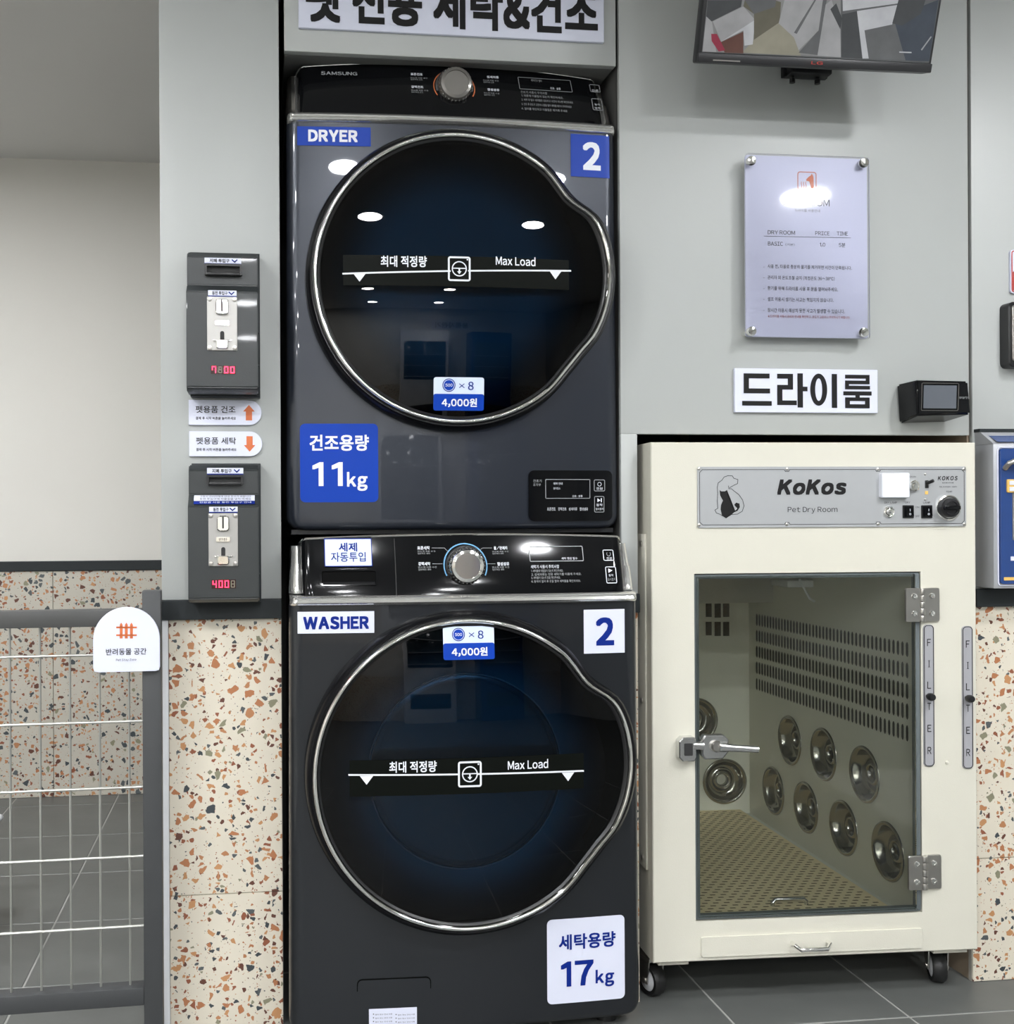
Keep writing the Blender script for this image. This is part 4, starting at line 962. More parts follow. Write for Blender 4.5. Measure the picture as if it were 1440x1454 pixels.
MB().frame(a[0]-.005, a[1]+.005, a[2]-.005, a[3]+.005, 0.001, -0.0012, 0.0005, 0.003).warp(tw).build('screen_border', KNOBM, root, 30)
MB().text('smartro', fr.box(1361, 563, 1375.5, 566.5, yf), -0.0012, DIMP).warp(tw).build('lettering', None, root, 0)

# red and white sign at the right edge
x0, z1 = W0.p(1435, 354.5, YW-.006); z0 = W0.p(1435, 416, YW-.006)[1]; fr = Fr(x0+.06, YW, z0); root = thing('red_sign', fr, 'white and red sign with a red border, cut by the right edge', 'sign')
h = z1-z0; MB().rrect(-.06, .06, 0, h, -0.006, 0, .006, m=STW).build('board', STW, root, 30)
MB().frame(-.058, .058, .002, h-.002, .0022, -0.0068, -0.006, .005, m=REDP).rrect(-.055, .055, .005, h*.5, -0.0066, -0.006, .003, m=REDP).build('printing', None, root, 30)
# framed steel box below it
x0, z1 = W0.p(1433, 428, YW-.03); z0 = W0.p(1433, 521, YW-.03)[1]; fr = Fr(x0+.10, YW, z0); root = thing('steel_dispenser', fr, 'black-edged steel wall box below the red sign', 'dispenser')
h = z1-z0; MB().rrect(-.10, .10, 0, h, -0.030, 0, .012, bev=.003).build('housing', BPLAST, root, 30)
MB().rrect(-.094, .094, .012, h-.008, -0.0335, -0.028, .006, bev=.001).build('steel_front', SATIN, root, 30)

# blue machine at the right edge
x0, x1, z0, z1 = W0.box(1411, 610, 1450, 835.5, YW-.06)
fr = Fr(x0+.16, YW, z0); root = thing('blue_vending_unit', fr, 'blue wall unit in a silver frame, cut by the right edge', 'vending unit')
h = z1-z0; y_ = -.06; zt_ = fr.p(1412, 630, y_)[1]
MB().box(-.16, .16, y_, 0, 0, zt_, .002).build('housing', SILVER, root, 30)
k_ = MB(); k_.add([(-.16, y_, zt_), (.16, y_, zt_), (.16, -.015, h), (-.16, -.015, h), (-.16, 0, zt_), (.16, 0, zt_), (.16, 0, h), (-.16, 0, h)], [(0, 1, 2, 3), (4, 0, 3, 7), (1, 5, 6, 2), (3, 2, 6, 7), (4, 5, 1, 0)])
k_.build('top_cap', SILVER, root, 0)
k_ = MB(); k_.add([(-.150, y_-.0005, zt_+.004), (.150, y_-.0005, zt_+.004), (.150, -.018, h-.004), (-.150, -.018, h-.004)], [(0, 1, 2, 3)]); k_.build('top_window', BLUEM, root, 0)
MB().box(-.162, .162, -.02, 0, h-.002, h+.005).build('top_edge', RAILM, root, 0)
a = fr.box(1418.5, 637, 1450, 829, y_)
dr = MB().rrect(a[0], .146, a[2], a[3], y_-.006, y_, .006, bev=.001).build('front_panel', BLUEM, root, 30)
MB().frame(a[0]-.004, .150, a[2]-.004, a[3]+.004, .0022, y_-.002, y_, .008).build('panel_border', STW, root, 30)
x, z = fr.p(1436, 659, y_-.02); MB().tube([(x-.004, y_-.006, z-.008), (x-.004, y_-.02, z+.002), (x+.004, y_-.024, z+.006), (x+.02, y_-.024, z+.006), (x+.03, y_-.02, z)], .006, 10).build('handle', SATIN, root, 40)
x, z = fr.p(1430, 690, y_-.008); MB().rrect(x, x+.07, z-.014, z+.014, y_-.010, y_-.006, .003, bev=.001).build('yellow_button', YEL, root, 30)
for dz_ in (-.0065, .0065): MB().rrect(x+.004, x+.03, z+dz_-.0045, z+dz_+.0045, y_-.0112, y_-.010, .001).build('key', STW, root, 30)
a = fr.box(1437.5, 700, 1450, 767, y_-.006); MB().rrect(a[0], a[0]+.07, a[2], a[3], y_-.009, y_-.006, .002, bev=.0008).build('coin_plate', SATIN, root, 30)
a = fr.box(1435, 790, 1450, 796, y_-.006); MB().rrect(a[0], a[0]+.06, a[2], a[3], y_-.0075, y_-.006, .001).build('label_plate', STW, root, 30)
a = fr.box(1425.5, 819.5, 1450, 824, y_-.006); MB().rrect(a[0], a[0]+.14, a[2], a[3], y_-.0075, y_-.006, .001).build('yellow_strip', YEL, root, 30)

# ================================================================= TELEVISION
yb_ = 2.02
xl_, z_ = W0.p(990, 88, yb_); xr_ = W0.p(1321, 100, yb_)[0]
fr = Fr((xl_+xr_)/2, yb_, z_); root = thing('wall_television', fr, 'flat television tilted down from the wall, showing camera views', 'television')
TW = (xr_-xl_)/2; TH = TW*2*.575; ang = math.radians(17)
def tilt(p):                              # p: x, depth behind the glass, height up the screen
    x, d, h = p; return (x, d*math.cos(ang)-h*math.sin(ang), h*math.cos(ang)+d*math.sin(ang))
def tmb(m_): m_.v = [tilt(v) for v in m_.v]; return m_
tmb(MB().box(-TW, TW, 0, .028, 0, TH, .004)).build('casing', TVM, root, 30)
tmb(MB().box(-TW*.8, TW*.8, .028, .052, TH*.12, TH*.7, .008)).build('rear_housing', TVM, root, 30)
tmb(MB().box(-TW, TW, -.004, .004, 0, .017, .002)).build('bottom_bezel', TVM, root, 30)
tmb(MB().box(-TW+.03, -TW+.085, -.005, -.0035, .003, .0055)).build('silver_strip', SATIN, root, 0)
tmb(MB().text('LG', (-.012, .012, .005, .011), -.0046, REDP, .02)).build('logo_print', None, root, 0)
SCR = (-TW+.007, TW-.007, .018, TH-.008)
def smat(n_, c): return mat('screen_'+n_, [k_*.42+.025 for k_ in c], .12, emit=.30, var=.35, vs=22, spec=.3)
S = {'floor': smat('floor', (.34, .32, .24)), 'wall': smat('wall', (.27, .27, .27)), 'dark': smat('dark', (.04, .045, .05)), 'white': smat('white', (.62, .63, .66)),
     'grey': smat('grey', (.12, .125, .13)), 'red': smat('red', (.35, .01, .05)), 'brown': smat('brown', (.12, .035, .02)), 'olive': smat('olive', (.13, .12, .08)), 'blue': smat('blue', (.03, .045, .07)), 'lw': smat('light_wall', (.42, .42, .43))}
scr = tmb(MB().box(SCR[0], SCR[1], -.0015, .0, SCR[2], SCR[3])).build('screen', S['grey'], root, 0)
def sc3(u, v):                             # picture position -> x, height on the tilted screen
    o, d = fr.ray(960+u/3, v/3)
    nrm = Vector((0, math.cos(ang), math.sin(ang))); t_ = -o.dot(nrm)/d.dot(nrm); q = o+d*t_
    return q.x, q.z*math.cos(ang)-q.y*math.sin(ang)
pic = MB(); lay_ = [0]
def spoly(pts, mk):
    lay_[0] += 1
    P = []
    for u, v in pts:
        x, h = sc3(u, v); P.append((min(max(x, SCR[0]+.001), SCR[1]-.001), min(max(h, SCR[2]+.001), SCR[3]-.001)))
    pic.poly(P, -.0018-.00004*lay_[0], S[mk])
spoly([(105, 225), (700, 245), (705, -400), (105, -400)], 'wall')
spoly([(110, 222), (110, 60), (150, 80), (170, 222)], 'lw')
spoly([(120, 0), (280, 0), (275, 30), (150, 92), (118, 70)], 'dark')
spoly([(280, 225), (330, 170), (430, 95), (505, 160), (530, 238)], 'floor')
spoly([(155, 92), (285, 28), (335, 85), (190, 178)], 'lw'); spoly([(190, 178), (335, 85), (325, 190), (290, 195), (285, 130)], 'white'); spoly([(190, 180), (285, 135), (285, 228), (205, 225)], 'brown')
spoly([(148, 145), (172, 145), (208, 215), (180, 220), (150, 175)], 'red')
spoly([(285, 28), (330, 60), (330, 170), (440, 95), (445, 10), (300, -40)], 'olive'); spoly([(290, 0), (330, 60), (420, 30), (430, -40)], 'grey')
spoly([(445, 60), (460, 0), (625, -10), (605, 130), (520, 215), (500, 160), (435, 100)], 'lw')
spoly([(605, 130), (625, -10), (640, 0), (600, 235), (520, 225)], 'grey'); spoly([(500, 140), (600, -20), (606, -20), (512, 145)], 'grey')
spoly([(600, 238), (635, 20), (660, 0), (697, 110), (700, 245)], 'lw'); spoly([(655, 40), (680, 15), (705, 80), (697, 125)], 'dark')
spoly([(700, 245), (708, -20), (1120, -20), (1090, 265)], 'grey')
spoly([(708, 48), (945, 15), (948, -60), (705, -60)], 'white'); spoly([(705, 62), (770, 48), (790, 250), (702, 245)], 'dark')
spoly([(768, 48), (940, 22), (918, 105), (800, 130), (818, 250), (792, 250)], 'white'); spoly([(930, 100), (1010, 40), (1115, 0), (1085, 262), (975, 258)], 'blue'); spoly([(918, 100), (945, 0), (1060, 0), (1040, 60), (960, 110)], 'dark')
spoly([(948, 220), (1000, 222), (1000, 227), (948, 225)], 'white'); spoly([(1040, 212), (1082, 155), (1086, 158), (1044, 216)], 'lw')
tmb(pic).build('picture', None, scr, 0)
# articulated wall mount
mt = thing('television_mount', Fr(W0.p(1140, 105, YW)[0], YW, W0.p(1140, 100, YW)[1]), 'black jointed bracket holding the television to the wall', 'bracket')
MB().box(-.05, .05, -.012, 0, -.02, .20, .002).build('wall_plate', BPLAST, mt, 30)
MB().box(-.045, .045, -.040, -.006, -.022, .022, .003).build('arm_block', BPLAST, mt, 30)
MB().tube([(-.03, -.02, .02), (-.035, -.08, .055), (-.03, -.13, .085)], .010, 8).build('arm', BPLAST, mt, 40)
MB().tube([(.0, -.035, .02), (.035, -.05, .012), (.06, -.06, .02)], .007, 8).build('cable_loop', RUB, mt, 40)
for q in (-.034, .022): MB().lathe([(.006, -.036), (.006, -.028), (.004, -.026), (.004, -.015)], (q, -.02, 0), 'z', 10).build('bolt', BPLAST, mt, 40)

# ================================================================= CREAM DRYING CABINET
rotc = math.radians(-1.75)
xq, zq = W0.p(926, 1000, 2.150)
FK = Fr(xq, 2.150, 0, rotc)
zkb = FK.p(929, 1368)[1]; zkt = FK.p(924, 628)[1]; wk = FK.p(1386.5, 900)[0]
xk0 = FK.p(925.5, 1000)[0]
print('CAB', xk0, wk, zkb, zkt, 'right', FK.p(1388, 1349))
root = cab = thing('drying_cabinet', FK, 'cream metal pet drying cabinet on casters with a glass door', 'cabinet')
ox0, ox1, oz0, oz1 = FK.box(987, 813, 1308.5, 1302)
DK = 0.90
m_ = MB()
t_ = .022
outer = rr(0, wk, zkb, zkt, .004, 2); 
e_ = .002
fo = [(e_, zkb+e_), (wk-e_, zkb+e_), (wk-e_, zkt-e_), (e_, zkt-e_)]; fb = [(0, zkb), (wk, zkb), (wk, zkt), (0, zkt)]; fi = [(ox0, oz0), (ox1, oz0), (ox1, oz1), (ox0, oz1)]
vs = [(x, 0, z) for x, z in fo]+[(x, 0, z) for x, z in fi]+[(x, t_, z) for x, z in fi]+[(x, t_, z) for x, z in fb]+[(x, e_, z) for x, z in fb]
fs = []
for k in range(4):
    q = (k+1) % 4; fs += [(k, q, 4+q, 4+k), (4+k, 4+q, 8+q, 8+k), (8+k, 8+q, 12+q, 12+k), (12+k, 12+q, 16+q, 16+k), (16+k, 16+q, q, k)]
m_.add(vs, fs)
m_.build('front_frame', CREAM, cab, 0)
for nm, a in (('left_side_panel', (0, .012, t_, DK, zkb, zkt)), ('right_side_panel', (wk-.012, wk, t_, DK, zkb, zkt)), ('top_panel', (.012, wk-.012, t_, DK, zkt-.012, zkt)),
              ('bottom_panel', (.012, wk-.012, t_, DK, zkb, zkb+.012)), ('back_panel', (0, wk, DK, DK+.01, zkb, zkt))):
    MB().box(*a, .0008, 1).build(nm, CREAM, cab, 30)
# access hatch on the left side
MB().box(-.004, 0, .03, .35, .28, .98, .001).build('side_hatch', CREAM, cab, 30)
for zz in (.30, .63, .96): MB().lathe([(.006, 0), (.006, -.003), (.001, -.004)], (-.004, .05, zz), 'x', 12).build('hatch_screw', SATIN, cab, 40)
# interior liner
xi1 = FK.p(1301, 1250, .03)[0]; xi0 = FK.p(975, 1100, .03)[0]-.02; zfl = 0.152
yi = FK.px(1064.5, 1100, xi1)[0]
zce = FK.p(1100, 849, yi)[1]
print('INT', xi0, xi1, 'depth', yi, 'ceil', zce, 'floor from back', FK.px(1064.5, 1156, xi1)[1], FK.px(1275, 1287, xi1))
RC = .066
side_cups = [FK.px(u, v, xi1) for (u, v) in ((1122, 1051), (1170, 1071), (1228, 1099.5), (1099, 1122.5), (1145, 1146.5), (1198.5, 1175.5), (1261.5, 1209))]
back_cups = [FK.p(u, v, yi) for (u, v) in ((1029, 1109.5), (988, 1023))]
def holed(a0, a1, b0, b1, holes, place):            # flat sheet with round openings
    bm = bmesh.new(); E = []
    def loop(P):
        V = [bm.verts.new((a, b, 0)) for a, b in P]
        for k in range(len(V)): E.append(bm.edges.new((V[k], V[(k+1) % len(V)])))
    loop([(a0, b0), (a1, b0), (a1, b1), (a0, b1)])
    for (a, b) in holes: loop([(a+RC*.9*math.cos(k*PI/16), b+RC*.9*math.sin(k*PI/16)) for k in range(32)])
    bmesh.ops.triangle_fill(bm, use_beauty=True, use_dissolve=False, edges=E); bm.verts.index_update()
    m9 = MB().add([place(v.co.x, v.co.y) for v in bm.verts], [[v.index for v in f.verts] for f in bm.faces]); bm.free(); return m9
holed(t_, yi, zfl, oz1+.03, side_cups, lambda a, b: (xi1, a, b)).build('inner_right_wall', CREAMI, cab, 0)
MB().box(xi0-.008, xi0, t_, yi, zfl, oz1+.03).build('inner_left_wall', CREAMI, cab, 0)
bc = [c for c in back_cups if c[0]-RC > xi0+.002]; print('BACKCUPS', back_cups, xi0)
holed(xi0-.008, xi1, zfl, oz1+.03, bc, lambda a, b: (a, yi, b)).build('inner_back_wall', CREAMI, cab, 0)
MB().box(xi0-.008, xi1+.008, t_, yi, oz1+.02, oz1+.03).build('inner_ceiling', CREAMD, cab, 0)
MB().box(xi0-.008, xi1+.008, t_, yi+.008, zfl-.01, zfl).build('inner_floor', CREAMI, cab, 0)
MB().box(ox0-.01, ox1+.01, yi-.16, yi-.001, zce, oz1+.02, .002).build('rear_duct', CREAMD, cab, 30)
# perforated mat, each row of slots real
xm0 = xi0+.002; zm_ = zfl+.012
fy0 = 0.045; nb_x = FK.pz(1147, 1290, zm_)[0]; nb_x0 = FK.pz(1095, 1290, zm_)[0]
mt_ = MB().box(xm0, nb_x0, fy0, yi-.002, zfl+.001, zm_).box(nb_x, xi1-.03, fy0, yi-.002, zfl+.001, zm_).box(nb_x0, nb_x, fy0+.03, yi-.002, zfl+.001, zm_)
mt_ = mt_.build('perforated_mat', MATM, cab, 0)
sl = MB(); ry = fy0+.014; row = 0
while ry < yi-.012:
    x = xm0+.012+(row % 2)*.0125
    while x < xi1-.042:
        if not (nb_x0-.012 < x < nb_x+.012 and ry < fy0+.045):
            L_ = .0074; W_ = .0025; sl.add([(x-L_, ry, zm_+.0004), (x-L_*.7, ry-W_, zm_+.0004), (x+L_*.7, ry-W_, zm_+.0004), (x+L_, ry, zm_+.0004), (x+L_*.7, ry+W_, zm_+.0004), (x-L_*.7, ry+W_, zm_+.0004)], [(0, 1, 2, 3, 4, 5)])
        x += .025
    ry += .0165; row += 1
sl.build('mat_slot', MATHOLE, mt_, 0, kind='stuff')
# side-wall louvre slots
lv = MB()
rows_l = ((871.0, 889.0), (894, 911.5), (916.5, 934), (939, 957), (962.5, 980)); rows_r = ((911.5, 933), (940.5, 963.5), (969.5, 993), (998.5, 1022), (1029.5, 1053))
lm = MB()
for (l0, l1), (r0, r1) in zip(rows_l, rows_r):
    (ya, za0), (_, za1) = FK.px(1075, l0, xi1), FK.px(1075, l1, xi1); (yb2, zb0), (_, zb1) = FK.px(1288.5, r0, xi1), FK.px(1288.5, r1, xi1)
    n_ = 44
    for i in range(n_):
        t2 = i/(n_-1); y_ = lin(ya, yb2, t2); z1_ = lin(za0, zb0, t2); z0_ = lin(za1, zb1, t2); w_ = .0045
        P = [(y_+w_*math.cos(a*PI/4)*(1 if True else 1), (z0_+z1_)/2+(z1_-z0_)/2*math.sin(a*PI/4)*1.0) for a in range(8)]
        P = [(y_+w_*sx_, lin(z0_, z1_, tz)) for sx_, tz in ((-.3, 0), (.6, .06), (1, .2), (1, .8), (.6, .94), (-.3, 1), (-1, .85), (-1, .15))]
        lv.add([(xi1-.0006, a, b2) for a, b2 in P], [tuple(range(8))])
        lm.add([(xi1-.0008, y_+w_*.9, lin(z0_, z1_, .05)), (xi1-.0008, y_+w_*.9, lin(z0_, z1_, .95)), (xi1-.003, y_+w_*.45, lin(z0_, z1_, .8)), (xi1-.003, y_+w_*.45, lin(z0_, z1_, .2))], [(0, 1, 2, 3)])
lv.build('louvre_slot', HOLE, cab, 0, kind='stuff'); lm.build('louvre_fin', CREAMI, cab, 0, kind='stuff')
# stamped steel air cups
def cup(c_, ax, R_):
    pr = [(R_*a, b_) for a, b_ in ((1, -.0008), (.985, -.003), (.93, -.0045), (.87, -.003), (.82, .004), (.74, .016), (.62, .022), (.50, .023), (.43, .020), (.37, .015), (.31, .0145), (.25, .018), (.22, .034))]
    q = MB().lathe(pr, c_, ax, 40, cap=False).build('air_cup', CUPM, cab, 50)
    MB().lathe([(R_*.225, .030), (R_*.215, .031)], c_, ax, 20).build('nozzle_hole', VOID, q, 30)
for (y_, z_) in side_cups: cup((xi1-.0005, y_, z_), 'x', RC)
for (x_, z_) in bc: cup((x_, yi-.0005, z_), 'y', RC)
# grille on the back wall
gb = MB()
for (u0, v0, u1, v1) in ((1002.5, 857, 1010.5, 876), (1015, 857, 1023.5, 877), (1027, 857, 1035.5, 876), (1002.5, 883, 1010.5, 902), (1015, 883, 1023.5, 903), (1027, 883, 1035.5, 903)):
    a = FK.box(u0, v0, u1, v1, yi-.002); MB().box(a[0], a[1], yi-.003, yi-.0005, a[2], a[3]).build('grille_opening', HOLE, cab, 0)
# lamp under the ceiling with its white cord
xl2, zl2 = FK.p(1160, 829, yi*.6)
MB().box(xl2-.10, xl2+.10, yi*.55, yi*.66, zl2-.006, zl2+.012, .004).build('interior_lamp', WTRIM, cab, 30)
MB().tube([FKp for FKp in ((FK.p(1135, 822, .4)[0], .4, FK.p(1135, 822, .4)[1]), (FK.p(1142, 836, .4)[0], .4, FK.p(1142, 836, .4)[1]), (FK.p(1150, 850, .4)[0], .4, FK.p(1150, 850, .4)[1]), (FK.p(1157, 854, .4)[0], .4, FK.p(1157, 854, .4)[1]))], .003, 8).build('lamp_cord', WTRIM, cab, 40)
# glass door
gl = bpy.data.objects.new('glass_door', None); C.collection.objects.link(gl); gl.parent = cab
a = (ox0+.002, ox1-.002, oz0+.002, oz1-.002)
MB().frame(a[0], a[1], a[2], a[3], .009, .004, .016, .001).build('door_gasket', GASKET, gl, 0)
MB().box(a[0]+.003, a[1]-.012, -.004, .003, a[2]+.006, a[3]-.004, .0008, 1).build('glass_pane', CLEARG, gl, 0)
MB().box(a[1]-.012, a[1]-.001, -.001, .006, a[2]+.005, a[3]-.002, .001).build('edge_seal', GASKET, gl, 30)
# hinges
def hinge(bx, nm):
    x0, x1, z0, z1 = FK.box(*bx, -.008); xm_ = FK.p((bx[0]+bx[2])/2, (bx[1]+bx[3])/2, -.01)[0]; h = z1-z0
    q = MB().rrect(x0, xm_-.004, z0, z1, -.0095, -.0045, .004, bev=.0012).build('hinge', SATIN, cab, 30, label='steel butt hinge on the glass door')
    MB().rrect(xm_+.004, x1, z0, z1, -.006, 0, .004, bev=.0012).build('hinge_leaf', SATIN, q, 30)
    for i in range(5): MB().lathe([(.0058, lin(z0, z1, i/5)+.0008), (.0062, lin(z0, z1, i/5)+.002), (.0062, lin(z0, z1, (i+1)/5)-.002), (.0058, lin(z0, z1, (i+1)/5)-.0008)], (xm_, -.008, 0), 'z', 14).build('knuckle', SATIN, q, 40)
    for sx_, yy2 in ((lin(x0, xm_-.004, .55), -.0095), (lin(xm_+.004, x1, .5), -.006)):
        for sz_ in (lin(z0, z1, .24), lin(z0, z1, .76)): MB().lathe([(.0068, yy2), (.0060, yy2-.0022), (.0034, yy2-.0026), (.0030, yy2-.0012), (.0008, yy2-.0012)], (sx_, 0, sz_), 'y', 18).build('screw', CHROME, q, 30)
hinge((1286, 835, 1335.5, 883), 'top'); hinge((1290, 1215, 1338, 1263.5), 'bottom')
LEVER = mat('polished_lever', (.66, .66, .65), .2, metal=.95, var=0)
# latch
L0 = lambda u, v, y=-.02: FK.p(u, v, y)
x0, x1, z0, z1 = FK.box(961, 1045, 985, 1079, -.006); lt = MB().prism([(x0, z0+.008), (x0+.008, z0), (x1-.004, z0), (x1, z0+.006), (x1, z1-.006), (x1-.004, z1), (x0+.008, z1), (x0, z1-.008)], -.022, 0, bev=.002).build('latch', LEVER, cab, 30, label='chrome lever latch at the left of the glass door')
MB().rrect(x0+.010, x1-.008, z0+.012, z1-.012, -.0228, -.0215, .002).build('strike_slot', DARK, lt, 30)
x0, x1, z0, z1 = FK.box(995, 1043, 1033, 1077, -.012); MB().prism([(x0, z0+.010), (x0+.006, z0), (x1-.012, z0), (x1, z0+.014), (x1, z1-.010), (x1-.010, z1), (x0+.006, z1), (x0, z1-.010)], -.020, -.004, bev=.003).build('latch_body', LEVER, lt, 30)
a = L0(985, 1059, -.016); b2 = L0(997, 1059, -.016); MB().tube([(a[0]-.002, -.016, a[1]), (b2[0]+.002, -.016, b2[1])], .009, 12).build('latch_bolt', LEVER, lt, 40)
a = L0(1018, 1060, -.026); MB().lathe([(.012, -.018), (.012, -.026), (.009, -.030), (.001, -.031)], (a[0], 0, a[1]), 'y', 20).build('latch_pivot', SATIN, lt, 30)
a = L0(1022, 1061, -.03); b2 = L0(1076, 1064, -.034); MB().tube([(a[0], -.028, a[1]), (lin(a[0], b2[0], .3), -.032, lin(a[1], b2[1], .3)), (b2[0], -.036, b2[1])], [.010, .0075, .0065], 12).build('lever', LEVER, lt, 40)
# handle over the mat notch
a = FK.pz(1097, 1291, zfl+.005); b2 = FK.pz(1145, 1289, zfl+.005); hh = .026
MB().tube([(a[0], a[1], zfl), (a[0], a[1], zfl+hh-.006), (a[0]+.006, a[1], zfl+hh), (b2[0]-.006, a[1], zfl+hh), (b2[0], a[1], zfl+hh-.006), (b2[0], a[1], zfl)], .0045, 10).build('tray_handle', LEVER, cab, 40)
# drawer
P = [FK.p(995, 1359.5), FK.p(1309, 1344), FK.p(1309, 1317.5), FK.p(995, 1330)]; zd0 = (P[0][1]+P[1][1])/2; zd1 = (P[2][1]+P[3][1])/2
dw_ = MB().rrect(P[0][0], P[1][0], zd0, zd1, -.004, 0, .004, bev=.0015).build('drawer', CREAM, cab, 30)
a = FK.p(1131, 1341.5, -.025); b2 = FK.p(1182, 1339, -.025); zz = (zd0+zd1)/2-.002
MB().tube([(a[0], -.004, zz+.004), (a[0]+.001, -.018, zz+.004), (a[0]+.010, -.026, zz-.003), (b2[0]-.010, -.026, zz-.003), (b2[0]-.001, -.018, zz+.004), (b2[0], -.004, zz+.004)], .0042, 10).build('handle', CHROME, dw_, 40)
# filter plates
for (bx, ku, kv) in (((1311.5, 887, 1326.5, 1088.5), 1321.5, 989.5), ((1366.5, 889, 1381.5, 1091.5), 1377, 992)):
    x0, x1, z0, z1 = FK.box(*bx, -.002)
    q = MB().rrect(x0, x1, z0, z1, -.003, 0, .008, bev=.0006, n=8).build('filter_plate', PLATE2, cab, 30, label='grey strip with vertical lettering FILTER')
    pt = MB().frame(x0+.0008, x1-.0008, z0+.0008, z1-.0008, .0014, -.0035, -.003, .008)
    for ch, f_ in zip('FILTER', (.125, .275, .425, .575, .73, .885)):
        zc_ = lin(z1, z0, f_); w_ = .0042
        if ch == 'I': pt.line([((x0+x1)/2, zc_-.0065), ((x0+x1)/2, zc_+.0065)], .0016, -.0036).line([((x0+x1)/2-.0018, zc_-.0068), ((x0+x1)/2+.0018, zc_-.0068)], .0009, -.0036).line([((x0+x1)/2-.0018, zc_+.0068), ((x0+x1)/2+.0018, zc_+.0068)], .0009, -.0036); continue
        pt.text(ch, ((x0+x1)/2-w_, (x0+x1)/2+w_, zc_-.0075, zc_+.0075), -.0036, bold=.004)
    pt.build('lettering', BLACKP, q, 0)
    x_, z_ = FK.p(ku, kv, -.014); MB().lathe([(.004, -.003), (.004, -.008), (.0075, -.010), (.0085, -.018), (.0065, -.023), (.001, -.024)], (x_, 0, z_), 'y', 20).build('pull_knob', BPLAST, q, 30)
x_, z_ = FK.p(1345.5, 1083, -.002); MB().lathe([(.004, 0), (.0035, -.003), (.0006, -.004)], (x_, 0, z_), 'y', 14).build('paint_button', CREAM, cab, 40)
# control plate
x0, x1, z0, z1 = FK.box(990.5, 662.5, 1372, 748.5, -.002)
cp = MB().rrect(x0, x1, z0, z1, -.003, 0, .004, bev=.0008).build('control_plate', PLATE, cab, 30, label='brushed silver control plate')
yp = -.0034
def kb(u0, v0, u1, v1, y=yp): return FK.box(960+u0/3, 620+v0/3, 960+u1/3, 620+v1/3, y)
def kp(u, v, y=yp): return FK.p(960+u/3, 620+v/3, y)
pt = MB(); m2 = .004
i0, i1, j0, j1 = kb(101, 140, 1228, 373)
c9 = .006
xs9 = [kp(473, 150)[0], kp(861, 150)[0]]
def notch(z, s9): 
    out = []
    for xx in xs9: out += [(xx-c9, z), (xx-c9*.6, z-s9*c9*.7), (xx+c9*.6, z-s9*c9*.7), (xx+c9, z)]
    return out
top = [(i0+c9, j1)]+notch(j1, 1)+[(i1-c9, j1)]; bot = [(i0+c9, j0)]+notch(j0, -1)+[(i1-c9, j0)]
loop = top+[(i1, j1-c9), (i1, j0+c9)]+bot[::-1]+[(i0, j0+c9), (i0, j1-c9), top[0]]
pt.line(loop, .0010, yp, BLACKP)
pt.text('KoKos', kb(431, 182, 727, 248), yp, BLACKP, .05, .10, slant=.22); pt.text('Pet Dry Room', kb(476, 299, 688, 328), yp, BLACKP, 0, .10)
pt.text('KOKOS', kb(1115, 168, 1200, 186), yp, BLACKP, .03, .25, slant=.2); pt.text('업소용드라이룸', kb(1134, 194, 1183, 199), yp, BLACKP, .01); pt.text('TEL)031594-4885', kb(1121, 210, 1197, 217), yp, BLACKP)
pt.text('TEMP', kb(1150, 231, 1177, 238), yp, BLACKP); pt.text('DRY LAMP', kb(888, 277, 942, 285), yp, BLACKP); pt.text('DRY', kb(977, 276, 998, 284), yp, BLACKP); pt.text('LAMP', kb(1053, 277, 1083, 285), yp, BLACKP)
pt.text('ON', kb(1021, 297, 1036, 304), yp, BLACKP); pt.text('OFF', kb(1018, 335, 1038, 343), yp, BLACKP); pt.text('SIZUSIN', kb(992, 168, 1022, 174), yp, BLACKP)
# dog and cat emblem
dog = [(228, 218), (245, 208), (262, 200), (264, 183), (246, 177), (240, 167), (222, 166), (205, 172), (196, 185), (180, 197), (176, 215), (178, 240), (176, 275), (178, 305), (166, 313), (172, 325), (186, 330), (200, 338), (213, 347), (235, 332), (262, 330), (282, 318), (290, 295), (284, 270), (268, 247), (248, 232), (236, 222), (225, 222), (224, 210)]
pt.line([kp(*p) for p in dog], .0011, yp, BLACKP)
cat = [(186, 228), (193, 233), (208, 233), (217, 227), (219, 240), (224, 252), (222, 264), (232, 280), (240, 298), (242, 312), (252, 315), (262, 306), (268, 296), (262, 290), (252, 296), (248, 290), (256, 281), (270, 285), (272, 300), (262, 316), (248, 322), (232, 336), (214, 347), (196, 335), (190, 310), (192, 290), (200, 272), (194, 262), (188, 250)]
cv = [kp(*p) for p in cat]
bm = bmesh.new(); f = bm.faces.new([bm.verts.new((p[0], yp-.0002, p[1])) for p in cv]); bmesh.ops.triangulate(bm, faces=[f]); bm.verts.index_update()
pt.add([v.co.copy() for v in bm.verts], [[v.index for v in f.verts] for f in bm.faces], BLACKP); bm.free()
pt.build('printing', None, cp, 0)
for u, v in ((97, 137), (473, 138), (861, 139), (1227, 138), (98, 376), (472, 373), (861, 372), (1229, 373)):
    x_, z_ = kp(u, v); MB().lathe([(.0035, -.003), (.0032, -.0045), (.001, -.0055)], (x_, 0, z_), 'y', 14).build('screw', SATIN, cp, 40)
def ctl(u, v, prof, m_, nm, n_=28): x_, z_ = kp(u, v, -.01); return MB().lathe(prof, (x_, 0, z_), 'y', n_).build(nm, m_, cp, 30)
